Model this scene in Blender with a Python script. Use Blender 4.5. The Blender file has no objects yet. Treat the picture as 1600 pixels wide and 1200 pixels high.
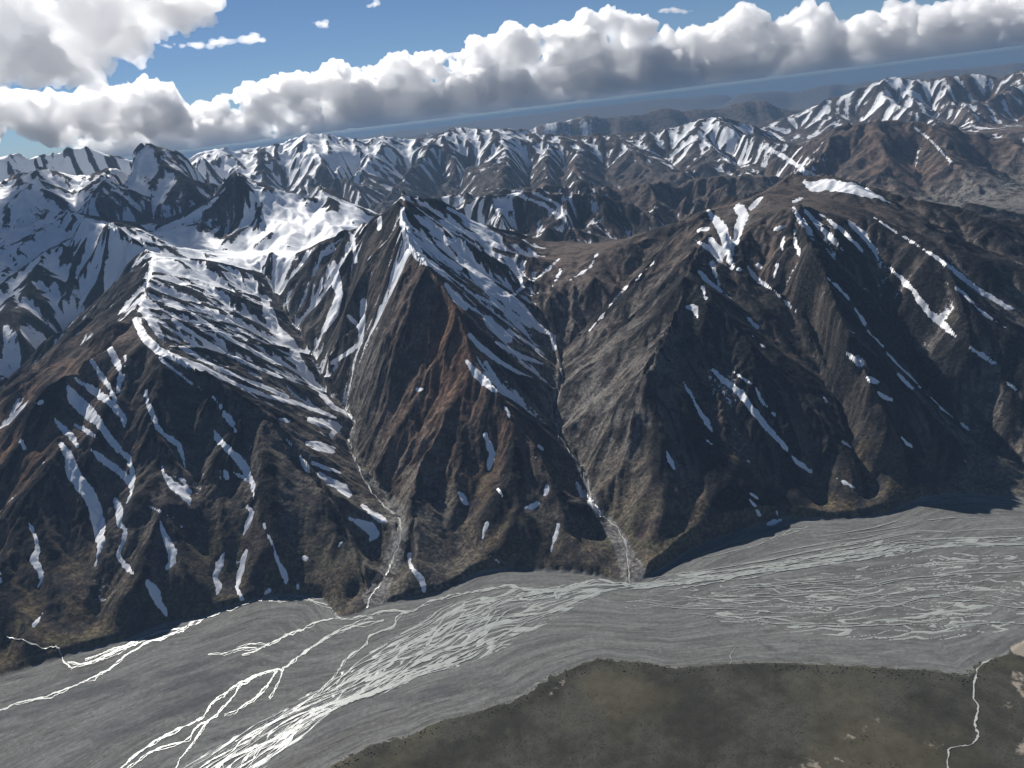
import bpy, math, random
import numpy as np
from mathutils import Matrix, Vector

random.seed(4); RNG = np.random.default_rng(4)
SC = bpy.context.scene

# ------------------------------------------------------------------ camera, sky, sun, exposure
CAM_Z = 1600.0                 # height of the plane's window above the riverbed, metres
FPX = 1200.0                   # focal length in pixels of the 1600 px wide photograph
ROLL = math.atan(.124)
PITCH = math.atan(420 * math.cos(ROLL) / FPX)
FW = np.array([0, math.cos(PITCH), -math.sin(PITCH)])
UP0 = np.array([0, math.sin(PITCH), math.cos(PITCH)])
RT = math.cos(ROLL) * np.array([1., 0, 0]) - math.sin(ROLL) * UP0
UP = math.sin(ROLL) * np.array([1., 0, 0]) + math.cos(ROLL) * UP0
cam_data = bpy.data.cameras.new('camera')
cam_data.sensor_width = 36.0; cam_data.lens = 36.0 * FPX / 1600
cam_data.clip_start = 5; cam_data.clip_end = 2.0e6
cam = bpy.data.objects.new('camera', cam_data); SC.collection.objects.link(cam)
M = Matrix.Identity(4)
for i in range(3):
    M[i][0] = RT[i]; M[i][1] = UP[i]; M[i][2] = -FW[i]
M[2][3] = CAM_Z
cam.matrix_world = M
SC.camera = cam

SUN_AZ = math.radians(-30)     # left of the viewing direction (+Y), in front of the camera
SUN_EL = math.radians(39)
world = bpy.data.worlds.new('World'); SC.world = world; world.use_nodes = True
wn = world.node_tree.nodes; wl = world.node_tree.links
bg = wn['Background']
sky = wn.new('ShaderNodeTexSky'); sky.sky_type = 'NISHITA'; sky.sun_disc = False
sky.sun_elevation = SUN_EL; sky.sun_rotation = SUN_AZ
sky.altitude = 3500; sky.air_density = 1.0; sky.dust_density = 0.0; sky.ozone_density = 5.0
wl.new(sky.outputs[0], bg.inputs[0]); bg.inputs[1].default_value = 0.05
sun_data = bpy.data.lights.new('sun', 'SUN'); sun_data.energy = 5.0; sun_data.angle = math.radians(.53)
sun_data.color = (1.0, .96, .9)
sun = bpy.data.objects.new('sun', sun_data); SC.collection.objects.link(sun)
SUN_DIR = Vector((math.sin(SUN_AZ) * math.cos(SUN_EL), math.cos(SUN_AZ) * math.cos(SUN_EL), math.sin(SUN_EL)))
sun.rotation_euler = SUN_DIR.to_track_quat('Z', 'Y').to_euler()
sun.location = (0, 0, 5000)

SC.view_settings.view_transform = 'Standard'; SC.view_settings.look = 'None'
SC.view_settings.exposure = 0.35; SC.view_settings.gamma = 1.0
SC.view_settings.use_curve_mapping = False
SC.render.engine = 'CYCLES'
cy = SC.cycles
cy.use_denoising = True; cy.max_bounces = 44; cy.diffuse_bounces = 2; cy.glossy_bounces = 2
cy.transmission_bounces = 2; cy.volume_bounces = 40; cy.transparent_max_bounces = 6
cy.sample_clamp_indirect = 6.0
cy.use_fast_gi = False

# ------------------------------------------------------------------ where a pixel of the photograph looks
def ray(px, py):
    px = np.asarray(px, float); py = np.asarray(py, float)
    return (FW[:, None] * FPX + RT[:, None] * (px.ravel() - 800) + UP[:, None] * (600 - py.ravel())).T
def at_z(px, py, z):           # the point of that sight line at height z
    v = ray(px, py); t = (np.asarray(z, float).ravel() - CAM_Z) / v[:, 2]
    return np.c_[v[:, 0] * t, v[:, 1] * t, np.broadcast_to(z, t.shape)]
def at_d(px, py, dist):        # the point of that sight line at ground distance dist
    v = ray(px, py); t = np.asarray(dist, float) / np.hypot(v[:, 0], v[:, 1])
    return np.c_[v[:, 0] * t, v[:, 1] * t, CAM_Z + v[:, 2] * t]

# ------------------------------------------------------------------ noise
def _hash(ix, iy, seed):
    h = (ix.astype(np.uint32) * np.uint32(374761393) + iy.astype(np.uint32) * np.uint32(668265263)
         + np.uint32((seed * 2246822519) & 0xffffffff))
    h = (h ^ (h >> np.uint32(13))) * np.uint32(1274126177)
    return h ^ (h >> np.uint32(16))
def perlin(x, y, seed=0):
    fx = np.floor(x); fy = np.floor(y); ix = fx.astype(np.int64); iy = fy.astype(np.int64)
    x = (x - fx).astype(np.float32); y = (y - fy).astype(np.float32)
    u = x * x * x * (x * (x * 6 - 15) + 10); v = y * y * y * (y * (y * 6 - 15) + 10)
    def g(i, j, dx, dy):
        a = _hash(ix + i, iy + j, seed).astype(np.float32) * np.float32(2 * math.pi / 4294967296.)
        return np.cos(a) * dx + np.sin(a) * dy
    a = g(0, 0, x, y); b = g(1, 0, x - 1, y); c = g(0, 1, x, y - 1); d = g(1, 1, x - 1, y - 1)
    return (a + (b - a) * u + (c - a) * v + (a - b - c + d) * u * v) * np.float32(1.45)
def fbm(x, y, octv=4, seed=0, gain=.5, lac=2.03):
    s = 0; a = 1; t = 0
    for k in range(octv):
        s = s + a * perlin(x, y, seed + 17 * k); t += a; a *= gain; x = x * lac + 13.7; y = y * lac - 7.3
    return s / t
def sstep(a, b, x):
    t = np.clip((x - a) / (b - a), 0, 1); return t * t * (3 - 2 * t)

# ------------------------------------------------------------------ ridges, valleys and banks of the place
BANK_PX = [(-520, 1130), (-250, 1105), (0, 1055), (60, 1038), (103, 1024), (150, 1012), (200, 998), (265, 974), (300, 968), (340, 956),
           (380, 943), (420, 932), (470, 930), (505, 936), (528, 962), (560, 958), (580, 947), (630, 938), (690, 925), (725, 908),
           (750, 896), (800, 889), (860, 891), (920, 896), (985, 911), (1010, 903), (1040, 884), (1075, 862), (1120, 842),
           (1170, 826), (1215, 812), (1260, 811), (1330, 810), (1380, 803), (1420, 786), (1460, 775), (1520, 772), (1600, 778),
           (1750, 790), (2000, 830)]
EDGE_PX = [(330, 1330), (430, 1250), (515, 1200), (560, 1176), (600, 1160), (640, 1150), (680, 1130), (730, 1117), (775, 1104), (815, 1090),
           (845, 1068), (880, 1050), (935, 1031), (975, 1034), (1010, 1036), (1040, 1043), (1080, 1042), (1130, 1038), (1200, 1036),
           (1260, 1038), (1330, 1041), (1400, 1046), (1440, 1046), (1480, 1052), (1510, 1056), (1535, 1036), (1570, 1022),
           (1600, 1002), (1700, 965), (2000, 900)]
def smooth_line(p, n):         # Catmull-Rom through the points
    p = np.asarray(p, float); q = np.vstack([2 * p[0] - p[1], p, 2 * p[-1] - p[-2]]); out = []
    for i in range(len(p) - 1):
        a, b, c, d = q[i:i + 4]; t = np.linspace(0, 1, n, endpoint=False)[:, None]
        out.append(.5 * (2 * b + (c - a) * t + (2 * a - 5 * b + 4 * c - d) * t ** 2 + (3 * b - 3 * c + d - a) * t ** 3))
    return np.vstack(out + [p[-1:]])
BANK = at_z(*smooth_line(BANK_PX, 4).T, 0.)[:, :2]
EDGE = at_z(*smooth_line(EDGE_PX, 4).T, 0.)[:, :2]

LZ = [  # (pixel x, pixel y, height): crests and valley floors of the near mountains
  # left creek and its two side gullies
  [(575,945,2),(600,905,25),(625,850,60),(622,800,95),(590,760,130),(560,720,165),(545,690,200),(552,660,235),(540,635,270),(505,600,340),(490,560,420),(470,520,510),(445,490,590),(425,450,690),(412,420,790)],
  [(490,560,420),(520,520,520),(540,480,640),(552,430,780)],
  [(505,600,340),(545,550,470),(570,500,620)],
  # right creek
  [(985,908,2),(975,850,45),(940,810,80),(915,760,120),(905,720,150),(875,690,190),(865,650,235),(875,600,300),(868,545,390),(850,515,460),(800,480,600),(740,440,760),(690,405,880),(650,370,1010)],
  [(868,545,390),(845,490,520),(815,450,640),(805,420,720)],
  [(868,545,390),(915,515,450),(980,455,590),(1030,405,720)],
  [(890,510,490),(900,450,630),(900,400,720)],
  # middle mountain
  [(630,300,1225),(626,340,1130),(645,390,1010),(690,440,890),(722,500,735),(735,560,590),(728,610,480),(735,660,375),(760,730,240),(790,800,130),(800,860,60)],
  [(735,560,590),(790,640,420),(840,700,300),(870,760,200),(900,830,90),(930,880,35)],
  [(595,332,1120),(565,420,880),(535,520,590),(515,555,480)],
  [(645,390,1010),(620,460,820),(595,540,620),(565,600,430),(555,640,290)],
  [(728,610,480),(670,700,310),(640,790,170),(650,880,60)],
  [(238,390,1020),(300,385,960),(350,393,900),(400,402,870),(450,404,860),(505,388,930),(560,350,1040),(595,332,1120),(630,300,1225),(690,318,1120),(730,345,990),(790,385,830),(830,400,740)],
  # left mountain
  [(238,390,1020),(232,440,940),(215,490,860),(165,545,780),(110,590,720),(60,630,650),(30,690,520),(0,760,400),(-60,860,230),(-120,960,60)],
  [(215,490,860),(270,555,740),(345,612,600),(430,660,450),(480,720,335),(530,790,210),(560,860,100),(570,910,40)],
  # right mountain
  [(1110,325,950),(1140,322,960),(1185,312,980),(1230,271,1060),(1290,274,1040),(1380,298,950),(1450,322,860),(1520,332,800),(1600,346,740),(1700,370,660),(1900,400,500)],
  [(1110,325,950),(1060,347,880),(1000,378,790),(950,392,740),(900,400,720),(860,402,720),(830,400,740)],
  [(1110,325,950),(1085,400,825),(1072,450,735),(1040,530,590),(1005,600,460),(985,660,345),(962,735,205),(960,790,110),(985,840,45)],
  [(1145,350,900),(1138,410,770),(1190,440,680),(1245,487,560),(1290,560,400),(1320,650,245),(1340,730,105),(1350,780,22)],
  [(1245,325,965),(1270,400,815),(1310,490,630),(1360,590,425),(1400,680,225),(1420,740,75)],
  [(1600,740,22),(1520,680,105),(1450,600,265),(1400,510,450),(1350,420,680),(1310,350,890)],
  [(1450,332,850),(1480,420,690),(1520,520,470),(1570,600,285),(1640,680,110),(1700,740,25)],
  [(1085,400,825),(1120,500,615),(1130,600,430),(1140,690,255),(1150,780,85)],
  # snowy dome on the left edge, peak above the snow bowl, bowl floor
  [(-260,400,1250),(-100,360,1270),(0,345,1270),(50,333,1285),(100,330,1290),(150,350,1207),(200,372,1110),(238,390,1020)],
  [(-260,760,150),(-60,650,330),(20,600,430),(100,520,580),(170,460,760),(210,415,910)],
  [(100,330,1290),(120,400,1010),(90,470,780)], [(0,345,1270),(20,430,950),(30,520,680)],
  [(480,326,1070),(500,288,1240),(530,313,1110),(580,325,1030)],
  [(367,264,1420),(372,295,1290),(360,325,1160),(350,360,1000),(352,378,930)], [(500,290,1240),(505,325,1080),(512,352,990)],
  [(395,390,890),(430,393,880),(465,394,872),(500,380,900),(535,352,980)],
]
LD = [  # (distance, [(pixel x, pixel y)]): farther crests
  (6900, [(690,335),(760,305),(830,293),(880,298),(930,300),(990,320),(1040,335)]),
  (7400, [(990,335),(1050,305),(1100,290),(1160,284),(1200,292)]),
  (6100, [(1450,345),(1480,325),(1510,312),(1550,322),(1620,345)]),
  (9000, [(-200,330),(-100,305),(0,284),(70,262),(120,272),(152,270),(197,238),(221,218),(262,226),(287,239),(303,250),(340,266),(380,280),(430,300)]),
  (11200, [(-250,255),(-150,248),(-50,240),(0,240),(60,240),(95,232),(130,222),(165,236),(210,244),(260,238),(320,234)]),
  (12600, [(290,242),(340,228),(400,236),(450,217),(500,205),(530,214),(560,217),(600,211),(660,216),(720,195),(760,201),(800,198),(850,209),(920,211),(1000,206),(1060,195),(1120,180),(1170,190),(1220,215),(1250,235)]),
  (9600, [(1200,245),(1260,222),(1330,190),(1390,186),(1440,190),(1500,200),(1560,215),(1600,225),(1700,250),(1900,290)]),
  (15000, [(1190,196),(1240,178),(1280,160),(1340,137),(1395,115),(1425,124),(1450,122),(1510,110),(1560,121),(1600,108),(1700,112),(1900,120)]),
  (19500, [(780,205),(830,195),(870,181),(920,170),(960,178),(1000,170),(1040,160),(1080,166),(1130,161),(1180,149),(1230,165),(1300,168)]),
  (36000, [(1150,142),(1240,137),(1300,128),(1380,122),(1440,110),(1500,103),(1560,99),(1600,94),(1800,75)]),
  (24000, [(300,236),(360,228),(420,222),(480,224),(560,214),(640,206),(700,200)]),
  (41000, [(420,228),(500,218),(560,214),(620,202),(680,199),(740,188),(800,181),(850,177),(900,168),(960,163),(1020,153),(1080,150),(1140,140)]),
  (8100, [(640,318),(700,300),(760,296),(840,288),(900,284),(960,290),(1030,284),(1090,276),(1150,270),(1220,276),(1290,270)]),
  (6800, [(236,372),(270,358),(300,345),(335,318),(354,288),(367,264),(380,274),(394,282),(430,296),(460,306),(482,318)]),
]
LS = [  # spurs between a far crest and its foot: (px, py, distance)
  [(221,218,9000),(238,285,8450),(255,340,7800)], [(197,242,9000),(165,285,8450),(140,320,8000)], [(287,241,9000),(302,288,8350),(275,345,7700)],
  [(152,270,9000),(115,305,8300)], [(61,264,9000),(40,310,8150)], [(340,266,9000),(332,312,8050)], [(-60,292,9000),(-80,330,8200)],
  [(208,234,9000),(190,285,8500),(196,330,7950)], [(250,229,9000),(270,290,8350)],
  [(760,305,6900),(790,340,6500),(810,375,6150)], [(880,298,6900),(890,340,6500),(895,380,6100)],
]
SPURS = [  # (crest in LD, length of its spurs towards the viewer, behind, height of their feet, spacing)
  (1, 1100, 700, 500, 400), (4, 800, 900, 1150, 900), (5, 4000, 1500, 460, 640), (6, 2600, 1500, 470, 480), (7, 2500, 1500, 680, 620), (8, 2000, 1500, 450, 800), (9, 5000, 3000, 100, 2200), (10, 2500, 1500, 500, 1200), (0, 700, 1100, 560, 380), (12, 900, 700, 480, 420)]
LW = [  # valley floors out of sight: (pixel column, distance, height)
  [(-300,7900,700),(100,7900,800),(300,7900,850),(450,8300,750),(620,9000,600),(800,9100,560),(1000,9100,540),(1200,8700,520),(1350,7400,480),(1500,7000,520),(1800,6800,450)],
  [(-300,10300,1000),(0,10300,1150),(200,10300,1150),(350,10400,1050),(450,9900,850)],
  [(-300,14000,900),(300,14500,900),(700,15000,700),(1000,15000,500),(1200,13800,600),(1250,12000,700),(1400,11800,750),(1600,11500,700),(1900,11000,600)],
  [(700,17500,400),(900,17000,400),(1250,16500,500),(1600,17500,400),(1900,17500,400)],
  [(-400,26500,0),(400,27500,0),(900,25000,0),(1400,24000,0),(2000,24000,0)],
  [(640,6150,760),(720,6000,700),(800,5800,620),(900,6100,560),(1000,6200,500),(1100,6200,470),(1250,6400,470),(1400,6300,520),(1600,6600,520),(1900,6400,400)],
  [(1700,5800,560),(1560,5500,640),(1450,5550,680)],
]

# ------------------------------------------------------------------ height of the land: base form from crests and valleys
T0, T1 = math.radians(-53), math.radians(53)
U0_, U1_ = math.log(1150.), math.log(330000.)
NT, NU = 404, 942
def grid_index(x, y):
    th = np.arctan2(x, y); u = np.log(np.hypot(x, y))
    return (th - T0) / (T1 - T0) * (NT - 1), (u - U0_) / (U1_ - U0_) * (NU - 1)
acc = np.zeros((NU, NT)); cnt = np.zeros((NU, NT))
def stamp(P):
    P = np.asarray(P, float)
    for a, b in zip(P[:-1], P[1:]):
        n = int(max(4, np.hypot(*(b - a)[:2]) / (.0028 * max(1500, min(np.hypot(*a[:2]), np.hypot(*b[:2]))))))
        t = np.linspace(0, 1, n)[:, None]; q = a + (b - a) * t
        i, j = grid_index(q[:, 0], q[:, 1]); i = np.rint(i).astype(int); j = np.rint(j).astype(int)
        ok = (i >= 0) & (i < NT) & (j >= 0) & (j < NU)
        np.add.at(acc, (j[ok], i[ok]), q[ok, 2]); np.add.at(cnt, (j[ok], i[ok]), 1)
for L in LZ:
    a = np.array(L, float); stamp(at_z(a[:, 0], a[:, 1], a[:, 2]))
for dist, L in LD:
    a = np.array(L, float); stamp(at_d(a[:, 0], a[:, 1], dist))
for L in LS:
    a = np.array(L, float); stamp(at_d(a[:, 0], a[:, 1], a[:, 2]))
srng = np.random.default_rng(23)
for q, Lf, Lb, zb, sp in SPURS:
    P = at_d(*np.array(LD[q][1], float).T, LD[q][0]); L = np.r_[0, np.cumsum(np.hypot(*np.diff(P[:, :2], axis=0).T))]
    ss = np.arange(sp * .5, L[-1], sp); ss = ss + srng.uniform(-.42, .42, len(ss)) * sp
    C = np.c_[[np.interp(ss, L, P[:, k]) for k in range(3)]].T
    for sgn, ln in ((1, Lf), (-1, Lb)):
        prev = None
        for c, s0 in zip(C, ss):
            e = np.array([np.interp(s0 + d, L, P[:, 0]) for d in (-300, 300)]), np.array([np.interp(s0 + d, L, P[:, 1]) for d in (-300, 300)])
            n = np.array([e[1][1] - e[1][0], -(e[0][1] - e[0][0])]); n /= np.linalg.norm(n) + 1e-9
            if n @ c[:2] > 0: n = -n
            rad = -c[:2] / np.linalg.norm(c[:2]); n = n * .55 + rad * .45; n = sgn * n / np.linalg.norm(n)
            a = srng.uniform(-.6, .6); n = np.array([n[0] * math.cos(a) - n[1] * math.sin(a), n[0] * math.sin(a) + n[1] * math.cos(a)])
            l = ln * srng.uniform(.55, 1.2); zc = c[2]; bend = srng.uniform(-.4, .4)
            if zc < zb + 60: prev = None; continue
            t = np.array([0, .2, .45, .75, 1.]); side = np.array([-n[1], n[0]])
            xy = c[None, :2] + n * (l * t)[:, None] + side * (l * bend * t * t)[:, None]
            stamp(np.c_[xy, zb + (zc - zb) * (1 - t) ** 1.2])
            if prev is not None:
                pxy, pz = prev; m = .5 * (xy + pxy); zm = min(zc, pz); tt = t[1:]; dp = srng.uniform(.6, .9)
                stamp(np.c_[m[1:], zb - 40 + (zm - zb) * (dp * (1 - tt) ** 1.7)])
            prev = (xy, zc)
for L in LW:
    a = np.array(L, float); v = ray(a[:, 0], 150 + 0 * a[:, 0]); h = np.hypot(v[:, 0], v[:, 1])
    stamp(np.c_[v[:, 0] / h * a[:, 1], v[:, 1] / h * a[:, 1], a[:, 2]])

def dist_poly(X, Y, P):        # distance to a polyline, and the side it lies on (+ = left of travel)
    best = np.full(X.shape, 1e12); side = np.zeros(X.shape)
    for a, b in zip(P[:-1], P[1:]):
        d = b - a; L2 = d @ d
        if L2 < 1e-9: continue
        t = np.clip(((X - a[0]) * d[0] + (Y - a[1]) * d[1]) / L2, 0, 1)
        ex = X - a[0] - t * d[0]; ey = Y - a[1] - t * d[1]; q = ex * ex + ey * ey
        m = q < best; best = np.where(m, q, best); side = np.where(m, np.sign(d[0] * (Y - a[1]) - d[1] * (X - a[0])), side)
    return np.sqrt(best), side
gT = np.linspace(T0, T1, NT); gU = np.linspace(U0_, U1_, NU); gR = np.exp(gU)
GX = gR[:, None] * np.sin(gT)[None]; GY = gR[:, None] * np.cos(gT)[None]
near = gR < 5200
gb, gs = dist_poly(GX[near], GY[near], BANK)
flat = np.zeros((NU, NT), bool); flat[near] = gs < 0             # river side of the bank
far_flat = (gR > 42000)[:, None] & np.ones(NT, bool)[None]
fix = cnt > 0
Z = np.where(fix, acc / np.maximum(cnt, 1), 0.)
fix = fix | flat | far_flat; Z[flat] = 0; Z[far_flat] = 0
# an unconstrained place is filled by the membrane that joins crests and floors (ln r, azimuth is a conformal map)
def solve(Z, fix, it, wu, wt):
    nu, nt = Z.shape; jj, ii = np.indices(Z.shape); free = ~fix
    red = free & ((ii + jj) % 2 == 0); black = free & ((ii + jj) % 2 == 1)
    om = 1.86
    for k in range(it):
        for mk in (red, black):
            P = np.pad(Z, 1, mode='edge')
            N = (wu * (P[:-2, 1:-1] + P[2:, 1:-1]) + wt * (P[1:-1, :-2] + P[1:-1, 2:])) / (2 * (wu + wt))
            Z = np.where(mk, Z + om * (N - Z), Z)
    return Z
def coarse(Z, fix):
    nu, nt = Z.shape; a = Z[:nu // 2 * 2, :nt // 2 * 2].reshape(nu // 2, 2, nt // 2, 2); f = fix[:nu // 2 * 2, :nt // 2 * 2].reshape(nu // 2, 2, nt // 2, 2)
    n = f.sum((1, 3)); return np.where(n > 0, (a * f).sum((1, 3)) / np.maximum(n, 1), 0), n > 0
def upto(C, shape):
    j = np.clip((np.arange(shape[0]) - .5) / 2, 0, C.shape[0] - 1.001); i = np.clip((np.arange(shape[1]) - .5) / 2, 0, C.shape[1] - 1.001)
    j0 = j.astype(int); i0 = i.astype(int); fj = (j - j0)[:, None]; fi = (i - i0)[None]
    return (C[j0][:, i0] * (1 - fj) * (1 - fi) + C[j0 + 1][:, i0] * fj * (1 - fi) + C[j0][:, i0 + 1] * (1 - fj) * fi + C[j0 + 1][:, i0 + 1] * fj * fi)
dU = (U1_ - U0_) / (NU - 1); dT = (T1 - T0) / (NT - 1)
WU, WT = 1 / dU ** 2, 1 / dT ** 2; WU, WT = WU / (WU + WT), WT / (WU + WT)
pyr = [(Z, fix)]
for k in range(4): pyr.append(coarse(*pyr[-1]))
S = None
for lev in range(4, -1, -1):
    Zl, fl = pyr[lev]
    S = np.where(fl, Zl, 300. if S is None else upto(S, Zl.shape))
    S = solve(S, fl, [60, 60, 70, 120, 300][lev], WU, WT)
for k in range(2):             # take the knife edge off the creases
    P = np.pad(S, 1, mode='edge'); S = .5 * S + .125 * (P[:-2, 1:-1] + P[2:, 1:-1] + P[1:-1, :-2] + P[1:-1, 2:])
S[flat] = 0

# ------------------------------------------------------------------ the land's own mesh points: rows of growing distance
def rows(a, b, n): return list(np.exp(np.linspace(math.log(a), math.log(b), n, endpoint=False)))
RR = np.array(rows(1200, 1900, 40) + rows(1900, 2300, 60) + rows(2300, 5600, 560) + rows(5600, 9500, 220) + rows(9500, 13000, 170) + rows(13000, 16000, 70)
              + rows(16000, 42000, 90) + rows(42000, 330000, 30) + [330000.])
NC = 950
TH = np.linspace(T0, T1, NC); NR = len(RR)
def cubic_sample(G, j, i):
    def w(f): return np.stack([((-.5 * f + 1) * f - .5) * f, (1.5 * f - 2.5) * f * f + 1, ((-1.5 * f + 2) * f + .5) * f, (.5 * f - .5) * f * f])
    j0 = np.floor(j).astype(int); i0 = np.floor(i).astype(int); wj = w(j - j0); wi = w(i - i0); T = 0
    for a in range(4):
        row = np.clip(j0 + a - 1, 0, G.shape[0] - 1)
        for b in range(4):
            T = T + (wj[a][:, None] * wi[b][None]) * G[row][:, np.clip(i0 + b - 1, 0, G.shape[1] - 1)]
    return T
jj = np.clip((np.log(RR) - U0_) / (U1_ - U0_) * (NU - 1), 0, NU - 1.001); ii = np.clip((TH - T0) / (T1 - T0) * (NT - 1), 0, NT - 1.001)
X = (RR[:, None] * np.sin(TH)[None]).astype(np.float64); Y = (RR[:, None] * np.cos(TH)[None]).astype(np.float64)
B = cubic_sample(S, jj, ii)
gu, gt = np.gradient(S, dU, dT)
gu = cubic_sample(gu, jj, ii) / RR[:, None]; gt = cubic_sample(gt, jj, ii) / RR[:, None]
sn, cs = np.sin(TH)[None], np.cos(TH)[None]
DX = gu * sn + gt * cs; DY = gu * cs - gt * sn                   # world gradient of the base form

nearrow = RR < 6500; nr = int(nearrow.sum())
BD = np.full(X.shape, 4000.); BS = np.ones(X.shape)
BD[:nr], BS[:nr] = dist_poly(X[:nr], Y[:nr], BANK)
bank = BD * BS                                                   # metres up-slope of the river bank
nt_ = int((RR < 4200).sum())
ED = np.full(X.shape, 4000.); ES = np.ones(X.shape)
ED[:nt_], ES[:nt_] = dist_poly(X[:nt_], Y[:nt_], EDGE)
tund = -ED * ES                                                  # metres inside the tundra terrace
tund = np.where(bank > 0, -500, tund)

# gullies: stripes that run down the local slope, each octave following the one before
def gullies(x, y, z, dx, dy, cell, strength, seed, fade):
    px = x / cell; py = y / cell; ix = np.floor(px); iy = np.floor(py); fx = (px - ix).astype(np.float32); fy = (py - iy).astype(np.float32)
    ix = ix.astype(np.int64); iy = iy.astype(np.int64)
    g = np.sqrt(dx * dx + dy * dy) + 1e-6; sx = (-dy / g).astype(np.float32); sy = (dx / g).astype(np.float32)
    C = np.zeros(x.shape, np.float32); Sn = np.zeros(x.shape, np.float32); W = np.zeros(x.shape, np.float32)
    for a in (-1, 0, 1, 2):
        for b in (-1, 0, 1, 2):
            h = _hash(ix + a, iy + b, seed)
            ox = fx - a - (h & np.uint32(0xffff)).astype(np.float32) / 65536 * .8 + .4
            oy = fy - b - (h >> np.uint32(16)).astype(np.float32) / 65536 * .8 + .4
            w = np.maximum(0, np.exp(-(ox * ox + oy * oy) * 2.0) - .011)
            ph = (ox * sx + oy * sy) * np.float32(2 * math.pi)
            C += np.cos(ph) * w; Sn += np.sin(ph) * w; W += w
    mag = np.sqrt(C * C + Sn * Sn) + 1e-5
    k = np.minimum(1, mag / (W * .6)) / mag
    C *= k; Sn *= k
    amp = strength * cell * fade
    C2 = .45 * C + .55 * (1 - 2 / math.pi * np.arccos(np.clip(C, -1, 1)))
    dh = amp * C2; gg = -amp * Sn * 2 * math.pi / cell
    return z + dh, dx + gg * sx, dy + gg * sy, C

slope = np.sqrt(DX * DX + DY * DY)
farw = sstep(6000, 8500, RR)[:, None] * np.ones(NC)[None]
up = sstep(4, 120, bank) * np.where(RR[:, None] > 40000, 0, 1.)
wig = fbm(X / 900, Y / 900, 3, 5)
ca, sa = np.cos(wig * .5), np.sin(wig * .5)
ZZ = B.copy(); dx, dy = DX * ca - DY * sa, DX * sa + DY * ca
GUL = np.zeros(X.shape)
spacing = np.maximum(np.gradient(RR)[:, None] * np.ones(NC)[None], RR[:, None] * (TH[1] - TH[0]))
ZZ += up * (30 + 10 * farw) * fbm(X / 700, Y / 700, 4, 31) * sstep(.1, .5, slope)
for cell, st, gw, rmax, sd in ((520, .075, .5, 42000, 1), (250, .080, 1., 42000, 2), (120, .075, .9, 20000, 3), (58, .085, .8, 9500, 4), (28, .080, .45, 5600, 5)):
    n = int((RR < rmax).sum()); s_ = slice(0, n)
    fd = up[s_] * sstep(.07 - .04 * farw[s_], .42 - .20 * farw[s_], slope[s_]) * sstep(1.6, 3.5, cell / spacing[s_])
    if cell < 200: fd = fd * (.4 + .85 * sstep(-.25, .4, fbm(X[s_] / 620, Y[s_] / 620, 3, 101)))
    if cell < 200: fd = fd * (.45 + .55 * sstep(60, 420, bank[s_]))
    fd = fd * (1 - .35 * farw[s_] * (400 < cell))
    z, gx, gy, c = gullies(X[s_], Y[s_], ZZ[s_], dx[s_], dy[s_], cell, st, sd, fd)
    ZZ[s_] = z; dx[s_] = gx; dy[s_] = gy; GUL[s_] -= gw * c * fd
rough = up * sstep(.15 - .1 * farw, .6 - .3 * farw, slope) * (1 + .8 * farw)
rough = rough * (.25 + .75 * sstep(60, 400, bank))
ZZ += rough * (11 * fbm(X / 160, Y / 160, 4, 7) - 11 * np.abs(fbm(X / 75, Y / 75, 4, 8)))
# cut bank along the river, low step of the tundra terrace, faint bars of the riverbed
bh = 2 + 24 * sstep(-.35, .45, fbm(X / 330, Y / 330, 2, 9)) + 30 * sstep(340, 440, X) * (1 - sstep(860, 980, X))
ZZ += np.where(bank > 0, bh * sstep(0, 12 + 10 * (1 + fbm(X / 45, Y / 45, 3, 19)), bank) * (1 - sstep(60, 500, bank)), 0)
ZZ += np.where(tund > -30, 7 * sstep(-2, 9, tund) + sstep(0, 60, tund) * (3 * fbm(X / 140, Y / 140, 4, 11)), 0)
bed = (bank < 0) & (tund < 0)
flow = fbm(X / 420 + .35 * fbm(X / 900, Y / 900, 2, 21), (Y - .12 * X) / 60, 4, 12)
ZZ += np.where(bed, .5 * flow * sstep(0, 25, -bank) * sstep(0, 25, -tund), 0)

ZZ = np.minimum(ZZ, 1960 + (ZZ - 1960) * .1)
# the point of the land that a pixel of the photograph shows
def hit(px, py):
    v = ray(px, py); th = np.arctan2(v[:, 0], v[:, 1]); k = v[:, 2] / np.hypot(v[:, 0], v[:, 1]); out = []
    for t, q in zip(th, k):
        i = (t - T0) / (T1 - T0) * (NC - 1); i0 = int(np.clip(i, 0, NC - 2)); f = i - i0
        prof = ZZ[:, i0] * (1 - f) + ZZ[:, i0 + 1] * f
        below = np.nonzero(CAM_Z + q * RR < prof)[0]
        if len(below) == 0 or below[0] == 0: out.append((math.sin(t) * 3e5, math.cos(t) * 3e5, 0, 3e5)); continue
        b = below[0]; a = b - 1
        ga = CAM_Z + q * RR[a] - prof[a]; gb_ = CAM_Z + q * RR[b] - prof[b]; w = ga / (ga - gb_); r = RR[a] + (RR[b] - RR[a]) * w
        out.append((math.sin(t) * r, math.cos(t) * r, CAM_Z + q * r, r))
    return np.array(out)

# gravel washes along the two creeks: level floors that widen into fans at the river
WASH = [[(505,600,5),(540,640,7),(550,670,8),(548,700,9),(565,735,12),(590,765,17),(618,795,24),(625,840,26),(612,880,26),(592,915,30),(578,945,40)],
        [(868,545,4),(872,600,6),(866,650,8),(880,695,10),(905,730,13),(918,765,16),(940,805,18),(968,845,22),(985,885,34),(995,908,56)]]

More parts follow.
